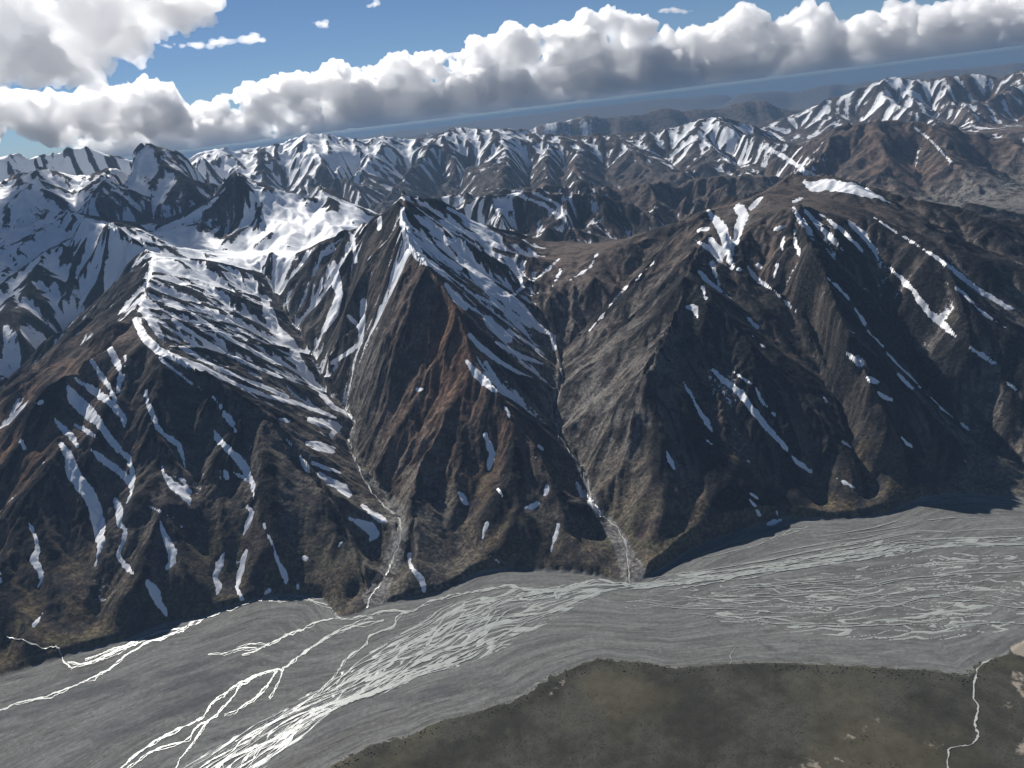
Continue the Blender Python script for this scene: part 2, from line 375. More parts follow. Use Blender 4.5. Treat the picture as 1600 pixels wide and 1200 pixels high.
# ------------------------------------------------------------------ snow lying on the land, traced stroke by stroke
# pixel position of every land point in the photograph's frame, used only to find which land points a traced stroke covers
def to_px(x, y, z):
    z = z - CAM_Z; f = x * FW[0] + y * FW[1] + z * FW[2]
    return 800 + FPX * (x * RT[0] + y * RT[1] + z * RT[2]) / f, 600 - FPX * (x * UP[0] + y * UP[1] + z * UP[2]) / f
PX, PY = to_px(X, Y, ZZ)
RV = np.broadcast_to(RR[:, None], X.shape)
def stroke_sd(st, grow=6):     # for land points under the stroke: how far inside it they lie, in stroke units; returns row/col window
    st = np.array(st, float)
    if len(st) == 1: st = np.vstack([st, st + [.5, .5, 0]])
    L = np.linalg.norm(np.diff(st[:, :2], axis=0), axis=1); n = max(2, int(L.sum() / 3))
    s = np.r_[0, np.cumsum(L)]; q = np.linspace(0, s[-1], n)
    p = np.c_[[np.interp(q, s, st[:, k]) for k in range(3)]].T
    h = hit(p[:, 0], p[:, 1]); rr = h[:, 3]; med = np.median(rr)
    # drop samples that jump to another ridge
    ok = np.abs(np.log(rr / med)) < .22
    if ok.sum() < 2: ok[:] = True
    p = p[ok]; rr = rr[ok]
    if len(p) < 2: p = np.vstack([p, p + [.5, .5, 0]]); rr = np.r_[rr, rr]
    wm = p[:, 2].max() / 2 + grow
    r0, r1 = np.searchsorted(RR, rr.min() * .95), np.searchsorted(RR, rr.max() * 1.05)
    th = np.arctan2(*(hit(p[:, 0], p[:, 1])[:, :2].T)); pad = wm / FPX * 1.4
    c0, c1 = np.searchsorted(TH, th.min() - pad), np.searchsorted(TH, th.max() + pad)
    w = (slice(max(0, r0 - 2), min(NR, r1 + 3)), slice(max(0, c0 - 2), min(NC, c1 + 3)))
    ax, ay, ar = PX[w], PY[w], RV[w]
    best = np.full(ax.shape, -99.)
    for (x0, y0, w0), (x1, y1, w1), ra, rb in zip(p[:-1], p[1:], rr[:-1], rr[1:]):
        d2 = (x1 - x0) ** 2 + (y1 - y0) ** 2 + 1e-9
        t = np.clip(((ax - x0) * (x1 - x0) + (ay - y0) * (y1 - y0)) / d2, 0, 1)
        d = (w0 + (w1 - w0) * t) / 2 - np.hypot(ax - x0 - t * (x1 - x0), ay - y0 - t * (y1 - y0))
        if abs(ra - rb) > .025 * ra: continue
        d = d - 5 * np.maximum(0, np.abs(ar - (ra + (rb - ra) * t)) / (.018 * ar) - 1)
        best = np.maximum(best, d)
    return w, best

wash = np.zeros(X.shape)
for st in WASH:
    w, d = stroke_sd(st, 14)
    w0 = (slice(max(0, w[0].start - 14), min(NR, w[0].stop + 14)), slice(max(0, w[1].start - 10), min(NC, w[1].stop + 10)))
    a = ZZ[w0].copy()
    for it in range(16):
        P = np.pad(a, 2, mode='edge'); a = (P[:-4, 2:-2] + P[4:, 2:-2] + P[2:-2, :-4] + P[2:-2, 4:] + 2 * P[2:-2, 2:-2]) / 6
    sub = a[w[0].start - w0[0].start:, w[1].start - w0[1].start:][:d.shape[0], :d.shape[1]]
    k = sstep(-7, 2, d); ZZ[w] = ZZ[w] * (1 - k) + np.minimum(ZZ[w] + 2, sub - 3) * k
    wash[w] = np.maximum(wash[w], sstep(-3, 1, d + 3 * fbm(X[w] / 40, Y[w] / 40, 3, 61)))
PX, PY = to_px(X, Y, ZZ)
PAINT = [  # snow that belongs to the big snowfields of the upper slopes
  [(629,326,7),(631,350,14),(640,375,17),(654,399,17),(675,413,16),(696,427,12)],
  [(724,403,20),(741,424,24),(759,445,20),(780,459,18),(801,473,17),(815,483,18),(829,501,14),(846,515,10),(862,522,5)],
  [(726,378,5),(727,406,8)], [(748,420,8),(752,434,10)], [(864,527,9),(867,546,5)],
  [(696,445,7),(710,466,15),(727,480,11)], [(745,462,6),(773,476,6),(801,490,6),(829,511,5)], [(759,497,9),(776,515,17),(794,529,14)],
  [(734,525,7),(752,543,9),(780,564,7),(808,581,6),(832,590,2)], [(776,536,8),(815,557,8),(850,569,3)], [(794,515,4),(825,536,5),(850,553,3)],
  [(729,564,5),(745,585,14),(769,606,11),(797,620,4)], [(759,567,7),(780,599,6)],
  [(808,399,5),(804,410,6),(810,427,7),(817,448,7),(802,461,4)], [(822,408,3),(811,424,5)], [(780,406,4),(804,419,5)], [(759,391,5),(797,406,6)], [(796,424,3),(804,441,3)],
  [(521,410,7),(524,438,18),(531,459,11),(521,490,15),(507,515,8)], [(552,368,5),(556,410,6)], [(568,470,9),(566,508,9),(563,536,7),(535,557,8),(517,568,4)],
  [(545,494,7),(565,515,7)], [(593,340,8),(593,357,7)],
  [(213,501,12),(224,525,13),(245,546,13),(266,556,11),(290,566,11),(322,578,11),(353,594,8),(378,604,6),(420,620,7),(465,630,7),(497,642,6),(525,653,4)],
  [(224,483,13),(238,504,14),(252,525,9)],
  [(413,466,10),(420,487,17),(430,515,17),(455,536,14),(465,564,13),(483,592,13),(500,613,9),(520,635,7),(540,645,6),(552,655,4)],
  [(250,560,5),(300,600,4)], [(280,540,6),(340,575,6),(400,600,6),(450,620,4)], [(270,500,6),(330,540,7),(390,570,6),(440,590,5)], [(300,490,6),(360,530,7),(420,560,6)],
  [(650,360,7),(690,400,8),(720,420,6)], [(660,345,6),(710,385,8),(740,410,6)], [(690,345,6),(730,365,9),(770,380,12),(790,390,5)], [(700,325,5),(745,350,8),(780,372,10)],
  [(830,300,4),(870,318,5),(890,355,4)], [(800,300,5),(850,320,6),(885,345,4)], [(780,310,4),(776,330,4),(768,346,4)],
  [(1128,222,7),(1150,215,5)], [(1195,230,7),(1225,245,7),(1255,265,6),(1275,275,4)],
  [(1400,120,8),(1412,140,9),(1440,152,6)], [(1430,200,4),(1450,215,4),(1470,235,4),(1485,252,4)], [(1435,235,3),(1432,255,3)],
  [(246,362,9),(290,342,9),(330,318,7),(352,294,4)], [(300,372,8),(330,366,7),(345,352,4)],
  [(480,330,16),(500,345,22),(520,352,20)], [(430,330,8),(440,360,10),(470,385,14)],
]
ZONES = [  # (pixel x, y, how much of the ground the snow covers)
  (300,430,.70),(260,420,.78),(350,500,.56),(420,560,.50),(330,560,.30),(400,600,.34),(270,480,.6),(240,360,.8),(400,390,.72),(480,350,.97),(450,330,.9),(335,350,.42),(356,330,.12),(352,355,.2),(388,340,.55),(425,345,.84),(462,350,.95),(440,318,.78),(246,348,.2),(200,348,.22),(290,312,.5),(395,300,.45),  # shadowed valley left of the bowl peak: shade put in as thinner snow
  (300,370,.92),(510,310,.42),(560,325,.75),(60,370,.78),(120,420,.5),(60,470,.42),(30,420,.72),(120,480,.4),(180,400,.82),(60,570,.2),(40,610,.28),(200,440,.1),
  (200,255,.8),(235,240,.75),(260,285,.68),(215,290,.66),(220,330,.44),(60,300,.62),(100,330,.62),(320,300,.35),(150,350,.85),(30,245,.8),(150,250,.72),(5,320,.8),(260,340,.45),
  (350,240,.92),(450,235,.86),(500,225,.92),(560,230,.86),(430,270,.5),(380,250,.7),(600,240,.76),(640,250,.68),(720,220,.74),(700,260,.5),(600,280,.4),(780,230,.6),(850,230,.55),
  (800,270,.33),(920,230,.5),(1000,230,.5),(950,270,.28),(1080,220,.66),(1120,200,.7),(1100,250,.42),(1180,230,.58),(1240,270,.45),(1000,280,.2),(660,290,.3),(520,285,.4),
  (1390,140,.75),(1300,160,.55),(1350,170,.48),(1450,150,.6),(1500,140,.6),(1560,150,.5),(1480,180,.4),(1330,220,.2),(1440,215,.24),(1400,260,.14),(1550,250,.1),(1240,230,.32),
  (900,185,.6),(1000,180,.42),(1100,170,.36),(1180,170,.3),(1450,118,.3),(1550,105,.3),(400,228,.4),(600,212,.3),
  (660,380,.68),(700,370,.58),(720,420,.45),(690,340,.5),(760,360,.6),(740,340,.5),(780,400,.3),(760,540,.26),(720,460,.28),(800,310,.45),(870,310,.42),(850,350,.25),(930,340,.25),(1000,350,.2),
  (760,320,.45),(900,450,.04),(1000,430,.04),(1200,330,.0),(1300,400,.13),(1500,400,.14),(1300,600,.10),(1300,300,.1),(1450,350,.05),(560,430,.24),(600,380,.16),(650,480,0),(530,460,.3),(600,600,0),(480,480,.3),
  (200,850,.08),(500,800,0),(700,800,0),(1000,700,0),(1300,700,0),(450,700,.05),(700,600,0),(100,700,.12),(200,600,0),(250,620,.0),(350,680,.10),(800,650,0),(60,640,0),(1560,450,.03),(1150,600,.1),(1060,560,0),(950,560,0),(1560,700,0),(1100,300,.15),(1150,290,.15),(180,545,.05),(640,560,0),(690,500,0)]
RUST = [(700,560,1.),(690,620,.8),(650,500,.6),(740,700,.55),(690,680,.6),(660,420,.35),(1400,240,.55),(1540,260,.4),(870,430,.55),(950,430,.35),(60,630,.8),(110,640,.3),(1300,240,.35),(1100,240,.2),(1150,650,.25),
  (300,600,.05),(200,800,.12),(500,850,.12),(800,830,.3),(1050,600,.25),(1000,500,.15),(1300,600,.18),(1200,330,.3),(1450,600,.2),(580,560,.1),(500,580,.05),(840,620,.2),(1050,820,.45),(560,230,.1),(800,260,.3),(300,300,0),(100,400,0),
  (1590,440,.3),(370,900,.3),(700,850,.3),(150,930,.3),(40,1010,.6),(980,700,.3)]
PALE = [(920,620,.8),(905,580,.7),(960,560,.5),(620,780,.7),(640,830,.7),(560,640,.6),(590,720,.5),(500,560,.5),(870,760,.5),(960,850,.4),(1530,690,.7),(1590,318,1.),(470,800,.35),(450,750,.4),(620,600,.3),(960,520,.5),(880,560,.6),
  (190,900,.3),(300,920,.3),(700,560,.1),(200,700,.0),(1300,500,0),(1150,560,0),(800,700,0),(330,640,.1),(100,800,0),(1400,700,0),(700,400,0),(560,450,.1),(800,250,.1),(1400,200,.1),(300,300,.1),(1000,420,.15),(150,500,.1),(270,800,.25)]
def field(pts, sig):           # smooth spread of values from named places over the land, in azimuth and log distance
    p = np.array(pts, float); h = hit(p[:, 0], p[:, 1]); ok = h[:, 3] < 60000
    tu = np.c_[np.arctan2(h[ok, 0], h[ok, 1]), np.log(h[ok, 3])]; val = p[ok, 2]
    g = np.zeros((160, 260)); w = np.full_like(g, 1e-9); a = np.linspace(T0, T1, 260)[None]; u = np.linspace(math.log(RR[0]), math.log(60000), 160)[:, None]
    for (t, q), v in zip(tu, val):
        d2 = ((a - t) / sig) ** 2 + ((u - q) / (sig * 1.6)) ** 2; k = 1 / (d2 + .25) ** 2.2; g += k * v; w += k
    return cubic_sample(g / w, np.clip((np.log(RR) - u[0, 0]) / (u[-1, 0] - u[0, 0]) * 159, 0, 158.99), np.clip((TH - T0) / (T1 - T0) * 259, 0, 258.99))
amount = np.clip(field(ZONES, .035), 0, 1) * (1 - .2 * sstep(7500, 9500, RR))[:, None]
rust = np.clip(field(RUST, .05), 0, 1); pale = np.clip(field(PALE, .035), 0, 1)
pale = np.maximum(pale, 1.3 * wash)
n1 = fbm(X / 240, Y / 240, 4, 41); n2 = fbm(X / 60, Y / 60, 3, 42)
gn = GUL / (GUL[(RR > 3000) & (RR < 12000)].std() + 1e-6)
snow = amount * 2.3 - 1.18 + .46 * np.clip(gn, -1.8, 1.8) * (1 - .55 * sstep(.75, 1, amount)) * (1 - .25 * farw) + (.30 + .12 * farw) * n1 + .42 * farw * fbm(X / 900, Y / 900, 3, 44) + .16 * n2
snow = np.where(amount < .02, -1, snow) - 2 * (1 - sstep(0, .05, amount))
snow = np.where((bank < 30) | (RR[:, None] > 45000), -1.5, snow)
for st in PAINT:
    w, d = stroke_sd(st)
    d = d + 1.6 * n2[w] + 1.2 * n1[w]
    snow[w] = np.maximum(snow[w], np.clip(d / 5, -1.5, .8))

PATCHES = [  # snow left in single gullies of the near slopes: (label, strokes)
  ("broad tongue of snow, widest of the left mountain's lower front gullies", [[(96,695,9),(108,716,15),(115,741,21),(133,765,22),(147,790,21),(154,818,20),(157,846,16),(154,863,7),(149,884,4)]]),
  ("short slanting snow patch just above the broad snow tongue on the left mountain", [[(86,655,4),(101,673,11),(115,685,9),(121,698,3)]]),
  ("long branching snow gully below the rusty knob of the left mountain", [[(105,603,5),(115,622,18),(136,643,21),(154,660,17),(168,681,13),(185,701,9),(201,715,9),(206,734,8),(208,755,6),(203,776,5),(198,786,2)], [(117,664,5),(136,674,8),(154,685,4)], [(142,702,4),(157,716,12),(178,730,12),(196,745,9),(205,762,7)]]),
  ("forked snow gully of three prongs high on the left mountain, below its crest", [[(117,590,4),(140,606,10),(164,622,12),(178,636,14),(191,650,9),(194,668,3)], [(143,562,7),(154,581,8),(168,600,8),(180,625,7)], [(171,543,10),(182,564,12),(189,581,9),(184,612,7)], [(196,557,4),(194,585,5),(186,612,5)]]),
  ("crooked snow ribbon in the middle gully of the left mountain's upper front", [[(228,612,6),(231,632,7),(241,653,9),(245,667,9),(259,681,9),(280,695,9),(285,713,7),(289,730,2)]]),
  ("snow wedge with a notched right side at the foot of the crooked snow ribbon", [[(248,718,3),(255,737,8),(269,758,13),(287,769,15),(294,783,8),(297,790,2)], [(266,740,3),(287,752,6),(295,768,8)]]),
  ("winding S-shaped snow strip in the lower left gully above the river bank", [[(180,781,8),(187,797,14),(186,818,12),(196,828,9),(192,846,8),(184,867,6),(196,884,8),(210,898,7)]]),
  ("bright snow tongue reaching the river bank at the left mountain's foot", [[(229,909,8),(241,923,17),(247,940,14),(257,954,8),(263,968,3)]]),
  ("leaf-shaped snow patch low in the gully right of the winding snow strip", [[(247,808,2),(254,828,9),(262,846,16),(269,863,16),(269,878,11),(261,888,4)]]),
  ("thin curved snow sliver over the leaf-shaped patch on the left mountain", [[(232,791,5),(240,794,3),(259,804,3),(276,811,4),(284,824,4)]]),
  ("tapering snow strip in the right-hand gully of the left mountain's front", [[(334,671,4),(340,685,10),(354,699,13),(371,716,13),(385,734,11),(395,755,7),(397,780,5)]]),
  ("small slanting snow patch above the tapering strip in the right-hand gully", [[(332,620,6),(346,636,5),(353,648,10),(364,664,8),(370,680,2)]]),
  ("small snow fleck left of the tapering snow strip", [[(350,734,3),(355,746,8)]]),
  ("thin snow sliver crossing towards the tapering snow strip from its left", [[(360,736,3),(388,751,4)]]),
  ("short hooked snow patch below the tapering snow strip", [[(387,792,6),(394,801,8),(387,818,9),(381,834,3)]]),
  ("upright snow patch low on the left mountain, left of two thin ones above the bank", [[(350,865,4),(343,881,12),(336,902,10),(341,916,10),(338,930,3)]]),
  ("narrow upright snow strip ending in a blob just above the river bank", [[(385,860,3),(378,885,6),(373,906,6),(370,920,5),(378,935,9)]]),
  ("thin snow streak widening downhill, rightmost of the three above the left bank", [[(413,820,4),(420,839,5),(427,853,7),(432,874,8),(441,892,10),(448,906,9),(446,913,2)]]),
  ("leftmost kinked snow strip in the shade of the left mountain", [[(35,799,2),(47,822,8),(56,839,8),(58,860,9),(53,878,14),(63,892,9),(65,906,7),(59,918,2)]]),
  ("small snow hook on the brown apron at the lower left above the creek", [[(68,956,2),(60,968,4),(53,977,8)]]),
  ("small snow cap on the rusty knob of the left mountain's ridge", [[(52,632,4),(60,629,8),(72,625,4)]]),
  ("small snow fleck on the dark flank below the rusty knob", [[(34,690,8),(38,700,10)]]),
  ("sliver of snow at the very left edge of the dark flank", [[(0,893,5),(1,910,6)]]),
  ("small round snow spot on the brown spur above the left creek", [[(437,655,5),(445,656,11),(453,658,5)]]),
  ("tiny square snow spot low on the spur left of the left creek", [[(474,871,7),(478,873,7)]]),
  ("small oblique snow spot on the dark hummock left of the creek mouth", [[(527,856,4),(532,850,8),(537,846,4)]]),
  ("small snow curl just above the bank left of the creek fan", [[(408,930,3),(417,925,6),(422,921,3)]]),
  ("tiny snow crescent just above the bank, beside the creek fan", [[(464,913,4),(465,920,4)]]),
  ("short snow sliver along the crest of the spur left of the creek", [[(469,713,3),(479,730,8),(486,741,3)]]),
  ("tiny snow fleck high on the crest of the spur left of the creek", [[(447,685,4),(455,695,4)]]),
  ("uppermost ragged snow sheet on the slope left of the left creek", [[(483,655,9),(504,662,15),(525,667,15),(518,681,8)]]),
  ("second ragged snow sheet from the top, left of the left creek", [[(480,692,8),(500,697,14),(518,702,13)]]),
  ("third and thinnest ragged snow sheet left of the left creek", [[(490,723,8),(507,730,10),(532,739,6)]]),
  ("lowest ragged snow sheet left of the left creek, sloping to its bed", [[(500,741,7),(518,752,12),(535,762,15),(545,773,11)]]),
  ("narrow snow wedge right beside the left creek, above the larger one", [[(566,790,5),(580,802,8),(594,811,11),(604,816,5)]]),
  ("wide snow wedge with a thin tail left of the left creek", [[(547,810,5),(563,816,8),(579,825,16),(586,834,17),(579,843,5)]]),
  ("snow patch in two joined lobes above the bank, right of the left creek", [[(640,867,8),(640,881,9),(649,895,10),(659,904,11),(663,923,8)]]),
  ("upright snow patch in the middle of the rusty mountain's lower face", [[(757,678,8),(764,695,11),(769,709,11),(766,720,9),(764,733,3)]]),
  ("small slanting snow patch left below the rusty mountain's upright patch", [[(712,764,4),(722,776,9),(728,786,8)]]),
  ("thin bent snow sliver below the rusty mountain's upright patch", [[(770,760,3),(780,766,4),(786,777,5)]]),
  ("small snow spot above the triangular one on the dark hummock", [[(856,760,4),(854,766,8),(852,772,4)]]),
  ("small triangular snow patch at the foot of the dark hummock", [[(822,793,4),(832,792,11),(839,786,6)]]),
  ("small oblique snow patch low in the middle of the rusty mountain's foot", [[(761,818,9),(757,830,8),(753,842,4)]]),
  ("thin upright snow streak on the brown apron left of the right creek", [[(873,820,6),(868,837,5),(861,863,4)]]),
  ("thin snow sliver just above the bank below the rusty mountain", [[(766,869,3),(776,876,7),(784,882,2)]]),
  ("long white snow wedge lying beside the right creek", [[(899,752,4),(910,771,10),(924,787,11),(934,799,9),(938,807,3)]]),
  ("small snow crescent alone on the rusty slope of the middle mountain", [[(648,608,5),(655,609,8),(661,608,4)]]),
  ("upper snow fleck on the ridge left of the right creek", [[(841,695,3),(847,702,5)]]),
  ("lower snow fleck on the ridge left of the right creek", [[(833,713,3),(840,716,3)]]),
  ("small snow chain at the lower end of the middle mountain's right snow slope", [[(788,635,4),(795,645,7),(796,655,3)]]),
  ("longest snow streak low on the right mountain's front, ending near the fan", [[(1113,578,4),(1134,597,8),(1159,615,11),(1173,638,13),(1190,657,11),(1208,678,9),(1222,692,8),(1229,702,5),(1243,720,7),(1265,737,5)]]),
  ("thinner snow streak just right of the longest one on the right mountain", [[(1145,580,4),(1162,592,7),(1180,603,4),(1187,622,8),(1201,639,6),(1215,653,5),(1223,661,2)]]),
  ("single snow blade left of the longest streak on the right mountain", [[(1068,597,2),(1080,618,4),(1092,641,7),(1103,657,10),(1112,674,5)]]),
  ("short snow dash just under the single snow blade", [[(1098,684,3),(1112,694,4)]]),
  ("small snow blade on the dark spur at the right mountain's left edge", [[(1042,706,5),(1047,720,8),(1053,733,4)]]),
  ("upper of two short snow slips in the middle of the right mountain's face", [[(1355,589,4),(1366,596,9),(1374,597,3)]]),
  ("lower of two short snow slips in the middle of the right mountain's face", [[(1371,613,4),(1381,620,6),(1393,625,3)]]),
  ("tiny snow dash left of the two short slips on the right mountain", [[(1285,615,4),(1292,629,5)]]),
  ("small snow dash above the fan on the right mountain's lower face", [[(1316,690,4),(1325,696,6),(1330,701,3)]]),
  ("small snow dash on the dark hump low on the right mountain", [[(1409,683,4),(1418,694,6),(1425,699,3)]]),
  ("short snow bar low at the right, above the green apron", [[(1493,713,4),(1502,717,7),(1510,722,4)]]),
  ("white snow bar on the fan at the right mountain's foot", [[(1307,748,4),(1323,755,9),(1341,766,4)]]),
  ("short snow slip near the head of the grey scree gully at the right", [[(1402,585,3),(1411,594,8),(1425,606,3)]]),
  ("snow strip along the grey scree gully at the right", [[(1448,615,3),(1463,629,6),(1477,643,7),(1490,653,3)]]),
  ("short snow bar at the lower end of the grey scree gully", [[(1500,662,3),(1508,668,6),(1516,673,3)]]),
  ("short snow slip on the rusty outcrops at the right edge", [[(1563,592,3),(1577,600,7),(1587,609,4)]]),
  ("topmost of three small snow bits above the bank below the right mountain", [[(1172,770,4),(1180,776,7),(1185,779,3)]]),
  ("middle one of three small snow bits above the bank below the right mountain", [[(1171,781,4),(1179,790,5)]]),
  ("lowest of three small snow bits above the bank below the right mountain", [[(1183,798,5),(1187,805,6)]]),
  ("tiny upright snow dash right of the three small bits above the bank", [[(1212,797,3),(1215,803,4)]]),
  ("snow filling the forked bowl under the right mountain's left shoulder", [[(1103,319,7),(1110,336,9),(1127,354,17),(1134,371,19),(1141,389,15),(1141,410,7)], [(1155,326,16),(1162,336,17),(1155,354,14),(1148,378,12)], [(1110,375,8),(1127,396,12)], [(1085,375,4),(1110,389,9),(1124,406,8)], [(1190,308,4),(1173,326,8)], [(1085,361,5),(1106,357,7)], [(1145,417,9),(1162,424,6)]]),
  ("snow chain running down from the forked bowl of the right mountain", [[(1187,441,8),(1211,455,5),(1229,473,5),(1243,485,4)], [(1169,417,4),(1180,434,7),(1195,446,5)]]),
  ("tiny snow spot above the snow chain of the right mountain", [[(1182,410,6),(1188,418,5)]]),
  ("thin upright snow slip right of the snow chain", [[(1215,415,5),(1208,438,3)]]),
  ("broad white snow cap draped over the right mountain's summit", [[(1257,284,7),(1271,292,15),(1292,288,19),(1313,291,18),(1337,298,14),(1362,308,6)], [(1330,288,8),(1355,298,8),(1376,310,7),(1390,317,3)]]),
  ("small snow scrap at the left end of the summit snow cap", [[(1240,316,6),(1252,310,6)]]),
  ("short wide snow strip right under the left end of the summit snow cap", [[(1240,324,4),(1250,343,10),(1264,361,12),(1271,368,4)]]),
  ("longer narrow snow strip under the left end of the summit snow cap", [[(1259,330,4),(1280,352,8),(1301,373,8),(1320,396,3)]]),
  ("left one of two snow strips in the shaded face below the summit cap", [[(1281,333,3),(1313,357,7),(1330,375,9),(1348,392,4)]]),
  ("right one of two snow strips in the shaded face below the summit cap", [[(1325,347,4),(1346,366,10),(1364,387,9),(1373,404,3)]]),
  ("longest thin snow line of the right mountain, running to its right edge", [[(1365,340,2),(1390,357,4),(1421,375,4),(1442,389,4),(1463,403,6),(1488,420,7),(1509,438,8),(1530,454,8),(1551,466,7),(1575,480,7),(1584,484,2)]]),
  ("thin snow line under the longest one at the right mountain's right side", [[(1477,438,3),(1502,455,5),(1526,480,6),(1547,497,5),(1582,517,3)]]),
  ("sickle of snow in the middle of the right mountain's shaded face", [[(1390,419,4),(1407,434,7),(1425,452,9),(1439,473,11),(1456,494,11),(1474,508,8),(1495,527,4)]]),
  ("short snow dash below the sickle of snow on the right mountain", [[(1509,539,3),(1530,553,7),(1554,567,3)]]),
  ("uppermost dash of the broken snow thread in the right mountain's centre", [[(1283,427,3),(1306,445,4),(1327,468,3)]]),
  ("second dash of the broken snow thread in the right mountain's centre", [[(1337,483,3),(1351,506,5)]]),
  ("third dash of the broken snow thread in the right mountain's centre", [[(1355,517,3),(1379,541,4)]]),
  ("lowest dash of the broken snow thread in the right mountain's centre", [[(1385,552,3),(1404,571,5),(1439,606,3)]]),
  ("snow streak with a fan-shaped lower end on the right mountain's face", [[(1288,520,3),(1309,539,6),(1330,557,7),(1344,566,13),(1347,572,4)]]),
  ("ragged slanting snow strip on the craggy left spur of the right mountain", [[(1091,422,5),(1106,438,9),(1127,455,3)]]),
  ("snow slip from the bowl down the craggy left spur of the right mountain", [[(1113,413,8),(1124,445,4)]]),
  ("snow scrap in the middle of the craggy left spur of the right mountain", [[(1098,450,9),(1103,466,7)]]),
  ("snow fleck lowest on the craggy left spur of the right mountain", [[(1073,480,5),(1085,480,13),(1092,501,5)]]),
  ("upper thin snow dash on the brown slope right of the craggy spur", [[(1168,496,3),(1183,511,5)]]),
  ("lower thin snow dash on the brown slope right of the craggy spur", [[(1176,524,3),(1194,543,4)]]),
  ("straight upright snow slip on the brown shoulder beside the forked bowl", [[(1224,371,5),(1222,390,4)]]),
  ("bent upright snow slip on the brown shoulder beside the forked bowl", [[(1241,361,3),(1243,382,7),(1252,403,3)]]),
  ("tiny snow fleck on the brown shoulder above the upright slips", [[(1212,358,5),(1226,353,4)]]),
  ("thin snow line in the gully between the brown saddle and the right mountain", [[(1021,410,4),(993,438,3),(965,462,3),(944,490,5),(920,517,4)]]),
  ("upper left snow line on the brown saddle above the right creek", [[(873,405,3),(853,424,5),(829,443,3)]]),
  ("short forked snow line right of the upper left one on the brown saddle", [[(876,424,4),(862,450,3)]]),
  ("curved snow line on the right half of the brown saddle", [[(934,396,3),(923,417,5),(890,438,3)]]),
  ("short snow streak where the brown saddle meets the snowy gully", [[(846,469,3),(825,483,5)]]),
  ("snow remnant along the river bank at the right mountain's foot", [[(1200,819,4),(1210,816,7),(1220,813,4)]]),
]
# every traced gully is also a real hollow of the land
for lab, sts in PATCHES:
    for st in sts:
        w, d = stroke_sd(st, 8)
        ZZ[w] -= 5.0 * sstep(-7, 4, d) * np.clip(RV[w] / 3500, .5, 1.5)

# ------------------------------------------------------------------ helpers for materials
def new_mat(name):
    m = bpy.data.materials.new(name); m.use_nodes = True; t = m.node_tree; b = t.nodes['Principled BSDF']
    def N(kind, **kw):
        n = t.nodes.new(kind)
        for k, v in kw.items():
            if k == 'op': n.operation = v
            elif isinstance(k, str) and k.startswith('i_'): n.inputs[int(k[2:]) if k[2:].isdigit() else k[2:]].default_value = v
            else: setattr(n, k, v)
        return n
    def link(a, b_): t.links.new(a, b_)
    def attr(nm): n = N('ShaderNodeAttribute'); n.attribute_name = nm; return n
    def math_(op, a, b_=None, c=None):
        n = N('ShaderNodeMath', op=op)
        for i, q in enumerate((a, b_, c)):
            if q is None: continue
            if isinstance(q, (int, float)): n.inputs[i].default_value = q
            else: link(q, n.inputs[i])
        return n.outputs[0]
    def ramp(v, a, b_, lo=0., hi=1.):
        n = N('ShaderNodeMapRange'); n.interpolation_type = 'SMOOTHSTEP'
        link(v, n.inputs[0]); n.inputs[1].default_value = a; n.inputs[2].default_value = b_; n.inputs[3].default_value = lo; n.inputs[4].default_value = hi
        return n.outputs[0]
    def noise(vec, scale, detail=5, rough=.55, dist=0.):
        n = N('ShaderNodeTexNoise'); n.inputs['Scale'].default_value = scale; n.inputs['Detail'].default_value = detail
        n.inputs['Roughness'].default_value = rough; n.inputs['Distortion'].default_value = dist; link(vec, n.inputs['Vector']); return n.outputs[0]
    def mix(f, a, b_, mode='MIX'):
        n = N('ShaderNodeMix'); n.data_type = 'RGBA'; n.blend_type = mode
        for q, sck in ((f, n.inputs[0]), (a, n.inputs[6]), (b_, n.inputs[7])):
            if isinstance(q, (int, float)): sck.default_value = q
            elif isinstance(q, tuple): sck.default_value = (*q, 1)
            else: link(q, sck)
        return n.outputs[2]
    return m, t, b, N, link, attr, math_, ramp, noise, mix
SNOW_COL = (.84, .86, .90)

